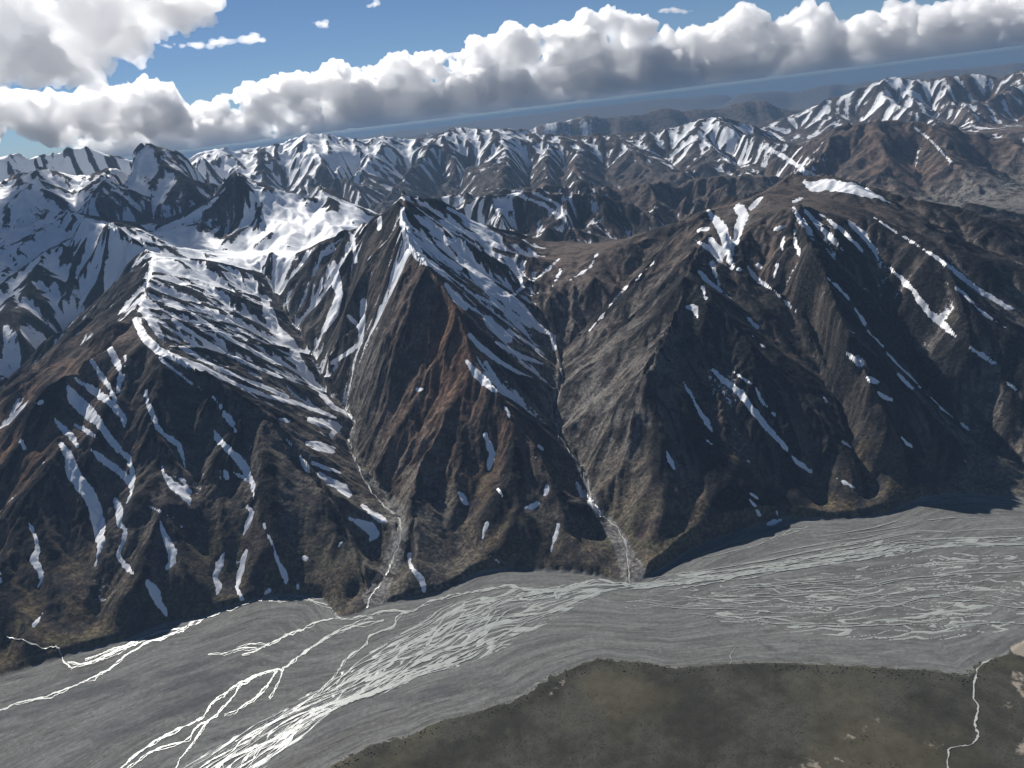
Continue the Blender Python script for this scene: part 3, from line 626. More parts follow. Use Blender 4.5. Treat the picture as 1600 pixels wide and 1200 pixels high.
# ------------------------------------------------------------------ one ground material: rock, scree, tundra, gravel bed, snow, by where they lie
def ground_material():
    m, t, b, N, link, attr, math_, ramp, noise, mix = new_mat('ground')
    pos = N('ShaderNodeNewGeometry').outputs['Position']
    at = attr('land')                       # r = rust, g = pale scree, b = green cover
    sep = N('ShaderNodeSeparateColor'); link(at.outputs['Color'], sep.inputs[0])
    nbig = noise(pos, .0022, 6, .6); nmid = noise(pos, .012, 6, .62); nfin = noise(pos, .07, 6, .68)
    tmid, tfin = nmid, nfin; nmid = ramp(tmid, .30, .70); nfin = ramp(tfin, .30, .70)
    crag_shade = attr('crag_shade').outputs['Fac']      # bare outcrops on the ribs, darker rock, shade painted into the left flank
    rock = mix(nmid, (.048, .044, .041), (.126, .113, .101))
    rock = mix(ramp(nbig, .38, .66), rock, mix(nmid, (.046, .045, .046), (.112, .106, .102)))
    rusty = mix(nmid, (.120, .066, .042), (.260, .145, .088))
    rock = mix(math_('MULTIPLY', sep.outputs[0], ramp(math_('ADD', nbig, math_('MULTIPLY', nmid, .5)), .5, .95)), rock, rusty)
    rock = mix(ramp(sep.outputs[0], .45, .95, 0, .6), rock, rusty)
    scree = mix(nfin, (.12, .115, .108), (.24, .23, .215))
    rock = mix(math_('MULTIPLY', sep.outputs[1], ramp(math_('ADD', nmid, math_('MULTIPLY', sep.outputs[1], .2)), .38, .65)), rock, scree)
    veg = mix(nfin, (.055, .044, .028), (.18, .140, .090))
    veg = mix(ramp(nbig, .4, .65), veg, mix(nfin, (.045, .048, .026), (.095, .096, .055)))
    rock = mix(math_('MULTIPLY', sep.outputs[2], ramp(nmid, .25, .6)), rock, veg)
    cr = ramp(math_('ADD', crag_shade, math_('ADD', math_('MULTIPLY', math_('SUBTRACT', tfin, .5), 1.5), math_('MULTIPLY', math_('SUBTRACT', tmid, .5), 1.6))), .14, .42)
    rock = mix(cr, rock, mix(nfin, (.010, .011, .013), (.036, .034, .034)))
    rock = mix(1.0, rock, mix(nfin, (.62, .62, .62), (1.35, 1.35, 1.35)), 'MULTIPLY')
    # gravel bed, streaked along the flow
    flow = attr('flow'); fx = N('ShaderNodeSeparateXYZ'); link(flow.outputs['Vector'], fx.inputs[0])
    def fvec(a, c):
        n = N('ShaderNodeCombineXYZ'); link(math_('MULTIPLY', fx.outputs[0], a), n.inputs[0]); link(math_('MULTIPLY', fx.outputs[1], c), n.inputs[1]); return n.outputs[0]
    s1 = noise(fvec(.0034, 9.), 1., 7, .62, 1.2); s2 = noise(fvec(.012, 34.), 1., 6, .6, 1.3); s3 = noise(fvec(.0006, 3.5), 1., 4, .5)
    grav = mix(ramp(s1, .25, .75), (.094, .094, .089), (.185, .184, .174))
    grav = mix(ramp(s2, .54, .72, 0, .55), grav, (.23, .23, .22))
    grav = mix(math_('MULTIPLY', ramp(s2, .45, .34, 0, .75), ramp(s3, .35, .6)), grav, (.058, .058, .058))
    s4 = noise(fvec(.010, 26.), 1., 5, .55, 1.6); s5 = noise(fvec(.022, 60.), 1., 4, .55, 1.4)
    l4 = ramp(math_('ABSOLUTE', math_('SUBTRACT', s4, .5)), .012, .002); l5 = ramp(math_('ABSOLUTE', math_('SUBTRACT', s5, .52)), .016, .003); l6 = ramp(math_('ABSOLUTE', math_('SUBTRACT', s2, .44)), .012, .003)
    grav = mix(math_('MULTIPLY', l4, ramp(s3, .42, .60, 0, .8)), grav, (.33, .335, .32))
    grav = mix(math_('MULTIPLY', l5, ramp(s1, .45, .6, 0, .55)), grav, (.30, .30, .29))
    grav = mix(math_('MULTIPLY', l6, ramp(s3, .62, .42, 0, .8)), grav, (.065, .066, .068))
    grav = mix(ramp(fx.outputs[2], 0., 1.), grav, mix(s1, (.045, .047, .052), (.12, .12, .12)))
    grav = mix(ramp(s3, .5, .72, 0, .45), grav, (.10, .092, .078))
    grav = mix(1.0, grav, mix(nfin, (.85, .85, .85), (1.17, 1.17, 1.17)), 'MULTIPLY')
    # tundra
    tn = noise(pos, .0045, 8, .66); tm = noise(pos, .035, 6, .65); tf = noise(pos, .16, 5, .7)
    tun = mix(tm, (.016, .0155, .012), (.060, .056, .043))
    tun = mix(ramp(tn, .40, .60), tun, mix(tm, (.036, .036, .028), (.100, .094, .074)))
    tun = mix(ramp(tf, .48, .36, 0, .7), tun, (.020, .021, .013))
    tun = mix(ramp(noise(pos, .0016, 4, .5), .50, .62, 0, .5), tun, mix(tm, (.06, .052, .030), (.14, .122, .075)))
    sandy = attr('sand')
    tun = mix(ramp(math_('ADD', sandy.outputs['Fac'], math_('MULTIPLY', math_('SUBTRACT', tm, .5), 1.6)), .35, .6), tun, mix(tf, (.17, .145, .115), (.36, .32, .265)))
    bk = attr('bank').outputs['Fac']; td = attr('tundra').outputs['Fac']
    bk2 = math_('ADD', bk, math_('MULTIPLY', math_('SUBTRACT', tfin, .5), 16.)); td2 = math_('ADD', td, math_('MULTIPLY', math_('SUBTRACT', tm, .5), 90.))
    col = mix(ramp(bk2, -1., 2.5), grav, rock)
    col = mix(ramp(td2, -2., 3.), col, tun)
    # snow
    sa = attr('snow').outputs['Fac']
    sv = math_('ADD', sa, math_('MULTIPLY', math_('SUBTRACT', tfin, .5), .95)); sv = math_('ADD', sv, math_('MULTIPLY', math_('SUBTRACT', tmid, .5), .6))
    sm = ramp(sv, -.03, .06)
    snowc = mix(nmid, (.84, .855, .88), (.95, .955, .965))
    col = mix(sm, col, snowc)
    link(col, b.inputs['Base Color'])
    link(ramp(sm, 0, 1, .92, .6), b.inputs['Roughness']); link(ramp(sm, 0, 1, .04, .25), b.inputs['Specular IOR Level'])
    bump = N('ShaderNodeBump'); bump.inputs['Distance'].default_value = 8.
    rel = math_('ADD', math_('MULTIPLY', noise(pos, .026, 9, .70), 1.2), math_('MULTIPLY', tfin, .6))
    link(rel, bump.inputs['Height']); st = math_('MULTIPLY', ramp(sm, 0, 1, 1, .25), ramp(bk, 0, 40, .10, 1)); link(st, bump.inputs['Strength'])
    link(bump.outputs[0], b.inputs['Normal'])
    return m
GROUND = ground_material()

# per-point attributes of the land
green = (1 - np.clip(wash, 0, 1)) * sstep(330, 40, ZZ + 110 * n1) * np.where(bank > 0, 1, 0) * (1 - .7 * pale) * sstep(5200, 3600, RV)
green = np.maximum(green, .35 * sstep(700, 500, ZZ) * sstep(.0, .4, n1) * (RV < 12000))
flowv = np.clip(-bank / np.maximum(1e-3, (-bank + np.maximum(0, -tund))), 0, 1) * 2.2
PX, PY = to_px(X, Y, ZZ)
DAMP = [[(1092,953,10),(1120,971,9),(1148,981,10),(1190,978,7),(1236,976,5)], [(1327,981,5),(1355,967,7),(1372,953,8),(1407,955,6),(1442,960,6),(1495,973,7),(1530,981,6)],
        [(1407,1006,5),(1442,1001,7),(1477,997,8),(1495,988,7),(1526,983,6)], [(1180,1000,9),(1200,1012,10),(1220,1022,5)], [(1420,975,5),(1460,985,9),(1500,990,6)],
        [(-40,1130,60),(60,1105,55),(200,1075,60),(350,1035,50),(450,1005,30)], [(150,1150,26),(300,1100,30),(380,1040,20)], [(640,1090,20),(760,1060,26),(860,1020,14)],
        [(1400,940,3),(1440,956,4),(1520,968,4),(1600,985,4)], [(530,935,40),(545,950,40),(560,950,25)], [(1340,930,3),(1370,945,4),(1380,955,3)], [(1080,930,4),(1100,945,5),(1110,960,5)]]
damp = np.zeros(X.shape)
for st in DAMP:
    w, d = stroke_sd(st, 4); damp[w] = np.maximum(damp[w], .62 * np.clip((d + 1 + 5 * n2[w] + 4 * flow[w]) / 6, 0, 1) * (1 if st[0][2] < 15 else sstep(-.35, .25, flow[w] + .5 * n1[w])))
sand = np.zeros(X.shape)
for st, s_ in (([(1590,1012,16),(1612,1014,32),(1650,1000,60)], .8), ([(1595,1172,20),(1615,1160,34),(1640,1150,50)], .5), ([(1260,1195,20),(1310,1190,12)], .38), ([(1560,1110,8),(1590,1095,12)], .3),
               ([(1180,1198,10),(1240,1200,14)], .35), ([(1440,1160,8),(1470,1165,8)], .35), ([(1330,1150,14),(1400,1110,10)], .28), ([(860,1082,8),(880,1066,6)], .4), ([(1590,1060,20),(1600,1080,20)], .5)):
    w, d = stroke_sd(st, 12); sand[w] = np.maximum(sand[w], s_ * sstep(-9, 4, d))
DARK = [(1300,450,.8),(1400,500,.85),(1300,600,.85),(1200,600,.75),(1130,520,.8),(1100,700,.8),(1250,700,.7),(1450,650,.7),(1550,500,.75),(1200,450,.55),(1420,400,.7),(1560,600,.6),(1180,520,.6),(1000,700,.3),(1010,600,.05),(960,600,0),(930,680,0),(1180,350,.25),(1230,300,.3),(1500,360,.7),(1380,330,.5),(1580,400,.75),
  (690,600,.0),(640,560,.0),(600,350,.5),(640,350,.35),(760,760,.35),(850,780,.4),(800,650,.3),(700,480,.1),(850,600,.2),(560,500,.2),(600,700,.05),(60,700,.5),(100,780,.45),(60,850,.5),(200,700,.2),(300,700,.25),(330,650,.35),(260,820,.1),(400,760,.3),  # cloud shade over the left mountain's left flank is put into the rock tone
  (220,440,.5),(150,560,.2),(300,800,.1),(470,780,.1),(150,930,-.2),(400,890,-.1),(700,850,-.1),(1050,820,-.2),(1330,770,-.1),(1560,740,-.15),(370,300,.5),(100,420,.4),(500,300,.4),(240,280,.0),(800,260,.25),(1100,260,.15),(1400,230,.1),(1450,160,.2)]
crag_shade = field(DARK, .035) - .34 * np.clip(gn, -1.6, 1.6) * sstep(.1, .5, slope) - .26
crag_shade = np.where(bank < 25, -1, crag_shade) - 2 * wash
rgba = np.stack([rust, pale, green, np.ones_like(rust)], -1).astype(np.float32)
flow3 = np.stack([X, flowv, damp], -1).astype(np.float32)

# ------------------------------------------------------------------ mountains, riverbed and tundra: pieces of one continuous land
def mesh_from(name, co, quads, smooth=True):
    me = bpy.data.meshes.new(name); n = quads.shape[1]
    me.vertices.add(len(co)); me.vertices.foreach_set('co', np.ascontiguousarray(co, np.float32).ravel())
    me.loops.add(quads.size); me.loops.foreach_set('vertex_index', np.ascontiguousarray(quads, np.int32).ravel())
    me.polygons.add(len(quads)); me.polygons.foreach_set('loop_start', np.arange(0, quads.size, n, dtype=np.int32))
    if smooth: me.polygons.foreach_set('use_smooth', np.ones(len(quads), bool))
    me.update(calc_edges=True)
    return me
def add(name, me, mat, label=None, cat=None, group=None, kind=None, parent=None):
    me.materials.append(mat); o = bpy.data.objects.new(name, me); SC.collection.objects.link(o)
    for k, v in (('label', label), ('category', cat), ('group', group), ('kind', kind)):
        if v: o[k] = v
    if parent: o.parent = parent
    return o
CO = np.stack([X, Y, ZZ], -1).reshape(-1, 3)
IDX = np.arange(NR * NC).reshape(NR, NC)
QUADS = np.stack([IDX[:-1, :-1], IDX[:-1, 1:], IDX[1:, 1:], IDX[1:, :-1]], -1).reshape(-1, 4)
LAND = [  # (name, label, crest lines in LZ / LD that belong to it)
  ('mountain', 'dark left mountain with snow-filled gullies running down to the river', [13, 14], []),
  ('mountain', 'rust-brown middle mountain with a sharp ridge between the two creeks', [7, 8, 9, 10, 11, 12], []),
  ('mountain', 'massive dark right mountain with a snow cap on its summit', [15, 17, 18, 19, 20, 21, 22], []),
  ('ridge', 'brown saddle between the middle mountain and the right mountain', [16, 6, 5, 4], []),
  ('mountain', 'rounded snowy mountain at the left edge, behind the left mountain', [23, 24, 25, 26], []),
  ('mountain', 'pointed peak above the white snow bowl, left of centre', [27, 28, 29], [13]),
  ('hills', 'low dark hills with snow streaks behind the brown saddle', [], [0, 1]),
  ('hills', 'low brown hill beside the gravel valley at the right edge', [], [2]),
  ('mountain_range', 'steep pyramid mountain streaked with snow at the upper left', [], [3]),
  ('mountain_range', 'white peaks under the clouds at the far left', [], [4]),
  ('mountain_range', 'long range of snow-streaked brown peaks across the middle distance', [], [5]),
  ('mountain_range', 'bare brown range in front of the snowy range at the right', [], [6]),
  ('mountain_range', 'jagged snowy range at the upper right', [], [7]),
  ('mountain_range', 'hazy blue range beyond the middle distance, below the big cloud', [], [8]),
  ('mountain_range', 'faint blue hills on the horizon at the far right', [], [9]),
  ('mountain_range', 'low hazy hills on the horizon left of centre', [], [10]),
]
gs_t = np.linspace(T0, T1, 200); gs_u = np.linspace(math.log(RR[0]), math.log(60000), 260)
bestd = np.full((260, 200), 1e9); who = np.zeros((260, 200), int)
for k, (nm, lab, lz, ld) in enumerate(LAND):
    pts = []
    for q in lz: a = np.array(LZ[q], float); pts.append(at_z(a[:, 0], a[:, 1], a[:, 2]))
    for q in ld: a = np.array(LD[q][1], float); pts.append(at_d(a[:, 0], a[:, 1], LD[q][0]))
    for p in pts:
        p = np.vstack([p[:-1] + (p[1:] - p[:-1]) * f for f in (0, .25, .5, .75)] + [p[-1:]])
        for x, y in p[:, :2]:
            d = (gs_t[None] - math.atan2(x, y)) ** 2 + (gs_u[:, None] - math.log(math.hypot(x, y))) ** 2
            mk = d < bestd; bestd[mk] = d[mk]; who[mk] = k
ri = np.clip(np.rint((np.log(RR) - gs_u[0]) / (gs_u[1] - gs_u[0])).astype(int), 0, 259); ci = np.clip(np.rint((TH - T0) / (T1 - T0) * 199).astype(int), 0, 199)
owner = who[ri][:, ci]
owner = np.where(bank < 0, np.where(tund > 0, 101, 100), owner)
owner = np.where(RV > 44000, 102, owner)
owner = owner[:-1, :-1].ravel()
pieces = [(k, *LAND[k][:2]) for k in range(len(LAND))] + [(100, 'riverbed', 'wide grey gravel riverbed of the braided river'), (101, 'tundra', 'dark olive tundra terrace at the bottom right beside the riverbed'), (102, 'plain', 'flat hazy lowland reaching the horizon')]
for k, nm, lab in pieces:
    q = QUADS[owner == k]
    if len(q) == 0: continue
    used, inv = np.unique(q, return_inverse=True)
    me = mesh_from(nm, CO[used], inv.reshape(-1, 4))
    me.attributes.new('land', 'FLOAT_COLOR', 'POINT').data.foreach_set('color', rgba.reshape(-1, 4)[used].ravel())
    for an, arr in (('snow', snow), ('bank', bank), ('tundra', tund), ('sand', sand), ('crag_shade', crag_shade)):
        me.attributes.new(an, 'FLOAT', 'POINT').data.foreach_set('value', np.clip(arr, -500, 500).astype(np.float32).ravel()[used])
    me.attributes.new('flow', 'FLOAT_VECTOR', 'POINT').data.foreach_set('vector', flow3.reshape(-1, 3)[used].ravel())
    add(nm, me, GROUND, lab, nm.replace('_', ' '), kind='structure')

# ------------------------------------------------------------------ snow patches: drifts a few metres thick lying in the gullies
def snow_material():
    m, t, b, N, link, attr, math_, ramp, noise, mix = new_mat('old_snow')
    pos = N('ShaderNodeNewGeometry').outputs['Position']
    n = noise(pos, .05, 6, .65); col = mix(n, (.84, .85, .87), (.95, .955, .965))
    col = mix(ramp(noise(pos, .11, 5, .7), .62, .75, 0, .35), col, (.50, .48, .45))
    link(col, b.inputs['Base Color']); b.inputs['Roughness'].default_value = .6; b.inputs['Specular IOR Level'].default_value = .25
    bump = N('ShaderNodeBump'); bump.inputs['Distance'].default_value = 3.; bump.inputs['Strength'].default_value = .5
    link(noise(pos, .06, 6, .6), bump.inputs['Height']); link(bump.outputs[0], b.inputs['Normal'])
    return m
SNOWM = snow_material()
n3 = fbm(X[:nr] / 30, Y[:nr] / 30, 4, 77, .65)
for lab, sts in PATCHES:
    D = None
    wins = [stroke_sd(st, 5) for st in sts]
    r0 = min(w[0].start for w, d in wins); r1 = max(w[0].stop for w, d in wins); c0 = min(w[1].start for w, d in wins); c1 = max(w[1].stop for w, d in wins)
    r1 = min(r1, nr)
    D = np.full((r1 - r0, c1 - c0), -99.)
    for (rs, cs_), d in wins:
        v = D[rs.start - r0:rs.stop - r0, cs_.start - c0:cs_.stop - c0]; np.maximum(v, d[:v.shape[0], :v.shape[1]], out=v)
    win = (slice(r0, r1), slice(c0, c1))
    D = D - .5 + 1.5 * n1[win] + 4.0 * n3[win] + 2.2 * n2[win] + .7 * np.clip(gn[win], -1.5, 1.5)
    hgt = np.clip(D * .9, -1.2, 1.7)
    keep = D > -6
    cell = keep[:-1, :-1] & keep[1:, :-1] & keep[:-1, 1:] & keep[1:, 1:] & (np.maximum.reduce([D[:-1, :-1], D[1:, :-1], D[:-1, 1:], D[1:, 1:]]) > -.4)
    loc = np.arange(D.size).reshape(D.shape)
    q = np.stack([loc[:-1, :-1], loc[:-1, 1:], loc[1:, 1:], loc[1:, :-1]], -1)[cell]
    if len(q) == 0: print('EMPTY PATCH', lab); continue
    P = np.stack([X[win], Y[win], ZZ[win] + hgt], -1).reshape(-1, 3)
    used, inv = np.unique(q, return_inverse=True)
    add('snow_patch', mesh_from('snow_patch', P[used], inv.reshape(-1, 4)), SNOWM, lab, 'snow patch', 'snow patches on the near slopes')

# ------------------------------------------------------------------ water
def water_material(name, col, rough):
    m, t, b, N, link, attr, math_, ramp, noise, mix = new_mat(name)
    pos = N('ShaderNodeNewGeometry').outputs['Position']
    n = noise(pos, .03, 5, .6)
    link(mix(n, tuple(c * .75 for c in col), tuple(min(1, c * 1.25) for c in col)), b.inputs['Base Color'])
    b.inputs['Roughness'].default_value = rough; b.inputs['IOR'].default_value = 1.33; b.inputs['Specular IOR Level'].default_value = .5
    bump = N('ShaderNodeBump'); bump.inputs['Distance'].default_value = .6; bump.inputs['Strength'].default_value = .6
    link(noise(pos, .22, 4, .6), bump.inputs['Height']); link(bump.outputs[0], b.inputs['Normal'])
    return m
WATER = water_material('glacial_water', (.33, .35, .325), .36)
CREEK = water_material('creek_water', (.42, .42, .40), .35)
def px_ribbon(pts, dz, z=None, dens=2.5, jit=.0, seed=0):
    """a strip of water along pixel points with widths; lies at height z, or on the land when z is None"""
    p = smooth_line(np.array(pts, float), max(2, int(np.hypot(*np.diff(np.array(pts)[:, :2], axis=0).T).mean() / dens)))
    if jit:
        r = np.random.default_rng(seed); k = np.convolve(r.normal(size=len(p) + 8), np.ones(5) / 5, 'same')[4:4 + len(p)] * jit
        k2 = np.convolve(r.normal(size=len(p) + 8), np.ones(3) / 3, 'same')[4:4 + len(p)]
    else: k = 0; k2 = 0
    d = np.gradient(p[:, :2], axis=0); d /= np.linalg.norm(d, axis=1, keepdims=True) + 1e-9; nrm = np.c_[-d[:, 1], d[:, 0]]
    c = p[:, :2] + nrm * np.reshape(k, (-1, 1) if jit else ()); w = p[:, 2] * (1 + .7 * k2) if jit else p[:, 2]
    w = np.maximum(w, .5); a = c + nrm * w[:, None] / 2; b_ = c - nrm * w[:, None] / 2
    if z is not None: A = at_z(a[:, 0], a[:, 1], z + dz); B_ = at_z(b_[:, 0], b_[:, 1], z + dz)
    else:
        h = hit(c[:, 0], c[:, 1]); ok = np.abs(np.log(h[:, 3] / np.median(h[:, 3]))) < .6; h = h[ok]; w = w[ok]
        dd = np.gradient(h[:, :2], axis=0); dd /= np.linalg.norm(dd, axis=1, keepdims=True) + 1e-9; nn = np.c_[-dd[:, 1], dd[:, 0]]
        ww = (w * h[:, 3] / FPX / 2)[:, None]
        A = np.c_[h[:, :2] + nn * ww, h[:, 2] + dz]; B_ = np.c_[h[:, :2] - nn * ww, h[:, 2] + dz]
    n = len(A); V = np.vstack([A, B_]); i = np.arange(n - 1)
    return V, np.stack([i, i + 1, i + 1 + n, i + n], -1)
CHANNELS = [  # single traced channels: (x, y, width) in the photograph
  [(-40,1122,5),(0,1109,5),(32,1097,4),(67,1088,5),(105,1076,4),(140,1060,4),(168,1046,4),(189,1030,4),(210,1015,4),(238,1001,5),(280,985,5),(301,973,5),(333,960,4),(368,948,4),(403,936,4),(431,934,4),(438,939,3),(469,931,3),(490,939,3),(522,950,3),(525,964,3),(546,966,3),(582,960,3)],
  [(521,966,4),(490,973,4),(472,983,4),(448,992,5),(420,1006,4),(402,1015,4),(378,1023,3)], [(402,1013,3),(380,1012,3),(355,1019,2),(325,1022,1.5)], [(420,1006,3),(395,1005,2),(370,1012,2)],
  [(600,968,3),(560,976,4),(539,983,4),(511,995,4),(490,1010,5),(465,1027,5),(444,1043,6),(434,1046,6),(406,1053,6),(381,1065,6),(357,1079,6),(332,1097,6),(315,1121,6),(280,1139,6),(245,1156,6),(210,1181,6),(189,1200,6),(165,1225,6)],
  [(444,1044,4),(434,1069,4),(420,1090,3)], [(434,1048,4),(413,1076,6),(388,1097,5),(367,1111,3),(350,1116,2)], [(378,1065,5),(364,1086,4),(336,1118,5),(308,1135,4),(290,1156,3),(245,1170,4),(210,1191,4),(180,1215,4)], [(329,1121,4),(304,1156,3),(280,1188,3),(270,1210,3)],
  [(105,1034,3),(133,1036,5),(161,1026,5),(189,1012,5),(217,999,5),(252,987,5),(287,980,4)], [(110,1043,3),(150,1032,4),(190,1015,3),(230,1000,3)], [(133,1030,3),(170,1017,3),(210,1003,3)],
  [(582,960,3),(605,953,4),(640,955,4),(668,941,4),(696,932,4),(724,927,4),(752,922,5),(797,915,5),(825,920,6),(867,922,6),(895,915,6),(930,906,6),(962,910,5),(990,915,7),(1011,918,6)],
  [(640,955,3),(622,962,4),(615,978,4),(580,992,4),(570,1009,4),(542,1027,4),(528,1048,4),(500,1079,4),(470,1100,3)], [(582,964,3),(535,981,3),(500,1001,3)],
  [(1145,922,2),(1190,913,2.5),(1222,918,2),(1264,925,2)], [(1092,934,2),(1131,938,2),(1162,943,2.5),(1194,938,2.5),(1218,936,4),(1239,941,4),(1264,941,2)],
  [(1285,922,2),(1309,918,3),(1334,924,3),(1365,932,2.5),(1390,941,3),(1421,948,3),(1446,953,3),(1477,948,3),(1505,941,3),(1540,931,2.5),(1575,936,2),(1620,940,2)],
  [(1098,870,1.5),(1140,862,2),(1180,852,2),(1215,838,2.5),(1240,828,3),(1262,824,2)], [(1215,840,2),(1232,834,2),(1258,826,1.5)],
  [(935,1032,3),(927,1043,3),(902,1055,3),(881,1064,3),(860,1083,4),(846,1097,4),(825,1100,3)], [(1040,1043,3),(1080,1043,2.5),(1110,1043,3),(1140,1037,2),(1142,1022,2),(1150,1012,1.5)],
  [(875,930,5),(870,938,7),(868,926,5),(890,922,5)], [(420,940,2),(520,936,2),(528,942,2),(520,955,2)], [(1044,922,3),(1080,916,4),(1130,908,3),(1180,902,3),(1230,890,3),(1300,878,3)],
]
UPG = [(1010,912),(985,912),(920,912),(860,915),(800,920),(740,932),(690,950),(650,975),(600,1005),(540,1045),(480,1085),(420,1120),(350,1160),(260,1215),(200,1250)]
LOG = [(1010,921),(985,920),(950,925),(905,945),(870,965),(820,995),(760,1025),(710,1045),(650,1062),(600,1085),(550,1100),(505,1125),(465,1160),(420,1195),(375,1245)]
UPR = [(1680,835),(1600,835),(1500,838),(1420,838),(1350,850),(1280,862),(1200,878),(1120,890),(1040,900),(985,912)]
LOR = [(1680,855),(1600,854),(1480,856),(1400,868),(1340,878),(1290,884),(1200,896),(1100,909),(1040,916),(985,922)]
brng = np.random.default_rng(5)
def braid(up_, lo_, n, w0, w1, a0, a1, wide=1.):
    up_ = smooth_line(up_, 6); lo_ = smooth_line(lo_, 6); m = min(len(up_), len(lo_)); out = []
    up_ = up_[np.linspace(0, len(up_) - 1, m).astype(int)]; lo_ = lo_[np.linspace(0, len(lo_) - 1, m).astype(int)]
    for k in range(n):
        s = int(brng.uniform(a0, a1 * .75) * m); ln = int(brng.uniform(.18, .6) * m); e = min(m - 1, s + max(6, ln))
        t = np.arange(s, e + 1, 2); w = np.cumsum(brng.normal(size=len(t)) * .09); w = np.clip(brng.random() + w - w.mean() * .3, -.03 * wide, 1 + .03 * wide)
        w = np.convolve(np.pad(w, 1, mode='edge'), np.ones(3) / 3, 'valid')
        p = up_[t] * (1 - w[:, None]) + lo_[t] * w[:, None]; wd = brng.uniform(w0, w1) * (.6 + .5 * np.sin(np.linspace(.3, 2.9, len(t))))
        if len(t) > 3: out.append(np.c_[p, wd])
    return out
def weave(up_, lo_, n, w0, w1, amp=.2, long=(.3, .9)):
    # long threads that swing across the belt, cross and rejoin
    up_ = smooth_line(up_, 10); lo_ = smooth_line(lo_, 10); out = []
    def even(p, m):
        L = np.r_[0, np.cumsum(np.hypot(*np.diff(p, axis=0).T))]; q = np.linspace(0, L[-1], m); return np.c_[np.interp(q, L, p[:, 0]), np.interp(q, L, p[:, 1])]
    m = 150; up_ = even(up_, m); lo_ = even(lo_, m)
    for k in range(n):
        ln = brng.uniform(*long); s = brng.uniform(0, 1 - ln * .8); i = np.arange(int(s * m), min(m, int((s + ln) * m)))
        if len(i) < 8: continue
        t = i / m; w = brng.uniform(.02, .98) + sum(amp / (q + 1) ** .8 * np.sin(2 * math.pi * (t * f + brng.random())) for q, f in enumerate(brng.uniform([.7, 2, 5], [2, 4.5, 9])))
        w = .5 + .52 * np.tanh((w - .5) * 2.) ; p = up_[i] * (1 - w[:, None]) + lo_[i] * w[:, None]
        wd = brng.uniform(w0, w1) * np.clip(.75 + .45 * np.convolve(brng.normal(size=len(i) + 8), np.ones(5) / 2.2, 'same')[4:4 + len(i)], .25, 2.2) * np.minimum(1, np.minimum(np.arange(len(i)) + 1, np.arange(len(i))[::-1] + 1) / 5)
        out.append(np.c_[p, wd][::2])
    return out
UPS = [(1680,858),(1560,862),(1450,866),(1350,885),(1250,900),(1150,912),(1060,922),(1000,925)]
LOS = [(1680,1000),(1560,1000),(1450,1000),(1350,1000),(1250,990),(1150,975),(1060,962),(960,950)]
UPT = [(1680,795),(1560,792),(1450,800),(1350,822),(1250,838),(1150,860),(1060,885),(1000,905)]
lines = ([(np.array(c) * [1, 1, .45], 1.5) for c in CHANNELS] + [(np.array(c) * [1, 1, .25] + [0, 2., 0], 3.0) for c in CHANNELS[:16]]
         + [(c, .5) for c in weave(UPG, LOG, 24, .9, 3.0, .13)] + [(c, .4) for c in weave(UPR, LOR, 15, .6, 2.2, .12)]
         + [(c, .4) for c in weave(UPS, LOS, 26, .35, 1.0, .035, (.10, .4))] + [(c, .3) for c in weave(UPT, UPR[:-1] + [(1000, 908)], 12, .35, .9, .05, (.12, .4))])
VV = []; QQ = []; off = 0
for k, (c, j) in enumerate(lines):
    V, q = px_ribbon(c, .01 * k, 1.0, jit=j, seed=k, dens=2.2); VV.append(V); QQ.append(q + off); off += len(V)
def braid_sheet(up_, lo_, ns, nw, seed, cover, spread=1.06):
    # threads of water that split and join: a sheet of water surface that dips under the gravel between the channels
    up_ = smooth_line(up_, 24); lo_ = smooth_line(lo_, 24)
    def even(p, n):
        L = np.r_[0, np.cumsum(np.hypot(*np.diff(p, axis=0).T))]; q = np.linspace(0, L[-1], n); return np.c_[np.interp(q, L, p[:, 0]), np.interp(q, L, p[:, 1])]
    A = at_z(*even(up_, ns).T, 0.)[:, :2]; B_ = at_z(*even(lo_, ns).T, 0.)[:, :2]
    w = np.linspace(-.12, 1.12, nw); P = A[:, None] + (B_ - A)[:, None] * w[None, :, None]
    mid = .5 * (A + B_); along = np.r_[0, np.cumsum(np.hypot(*np.diff(mid, axis=0).T))][:, None] + 0 * w[None]
    wid = np.hypot(*(B_ - A).T)[:, None]; across = (w[None] - .5) * wid
    ax = along + 40 * fbm(along / 120, across / 60, 3, seed); ac = across + 34 * fbm(along / 170, across / 75, 3, seed + 5)
    m1 = .115 - np.abs(perlin(ax / 330, ac / 34, seed + 1)); m2 = .10 - np.abs(perlin(ax / 200, ac / 18, seed + 2) + .2 * perlin(ax / 60, ac / 12, seed + 3)); m3 = .045 - np.abs(perlin(ax / 190, ac / 11, seed + 4))
    patch = fbm(ax / 260, ac / 60, 3, seed + 9)
    edge = np.minimum(1, np.minimum(w[None] + .12, 1.12 - w[None]) / .16)
    m = np.maximum(np.maximum(m1 * 1.3, m2), m3 - .10 + .25 * np.maximum(patch, 0)) + cover + .10 * patch - .35 * (1 - edge) ** 2
    m = np.where((w[None] < 0) | (w[None] > 1), m - .08, m)
    Z_ = .9 + np.clip(m * 9, -2.2, .35) + .05
    V = np.concatenate([P, Z_[..., None]], -1).reshape(-1, 3); i = np.arange(ns * nw).reshape(ns, nw)
    keep = np.maximum.reduce([m[:-1, :-1], m[1:, :-1], m[:-1, 1:], m[1:, 1:]]) > -.03
    q = np.stack([i[:-1, :-1], i[1:, :-1], i[1:, 1:], i[:-1, 1:]], -1)[keep]; used, inv = np.unique(q, return_inverse=True)
    return V[used], inv.reshape(-1, 4)
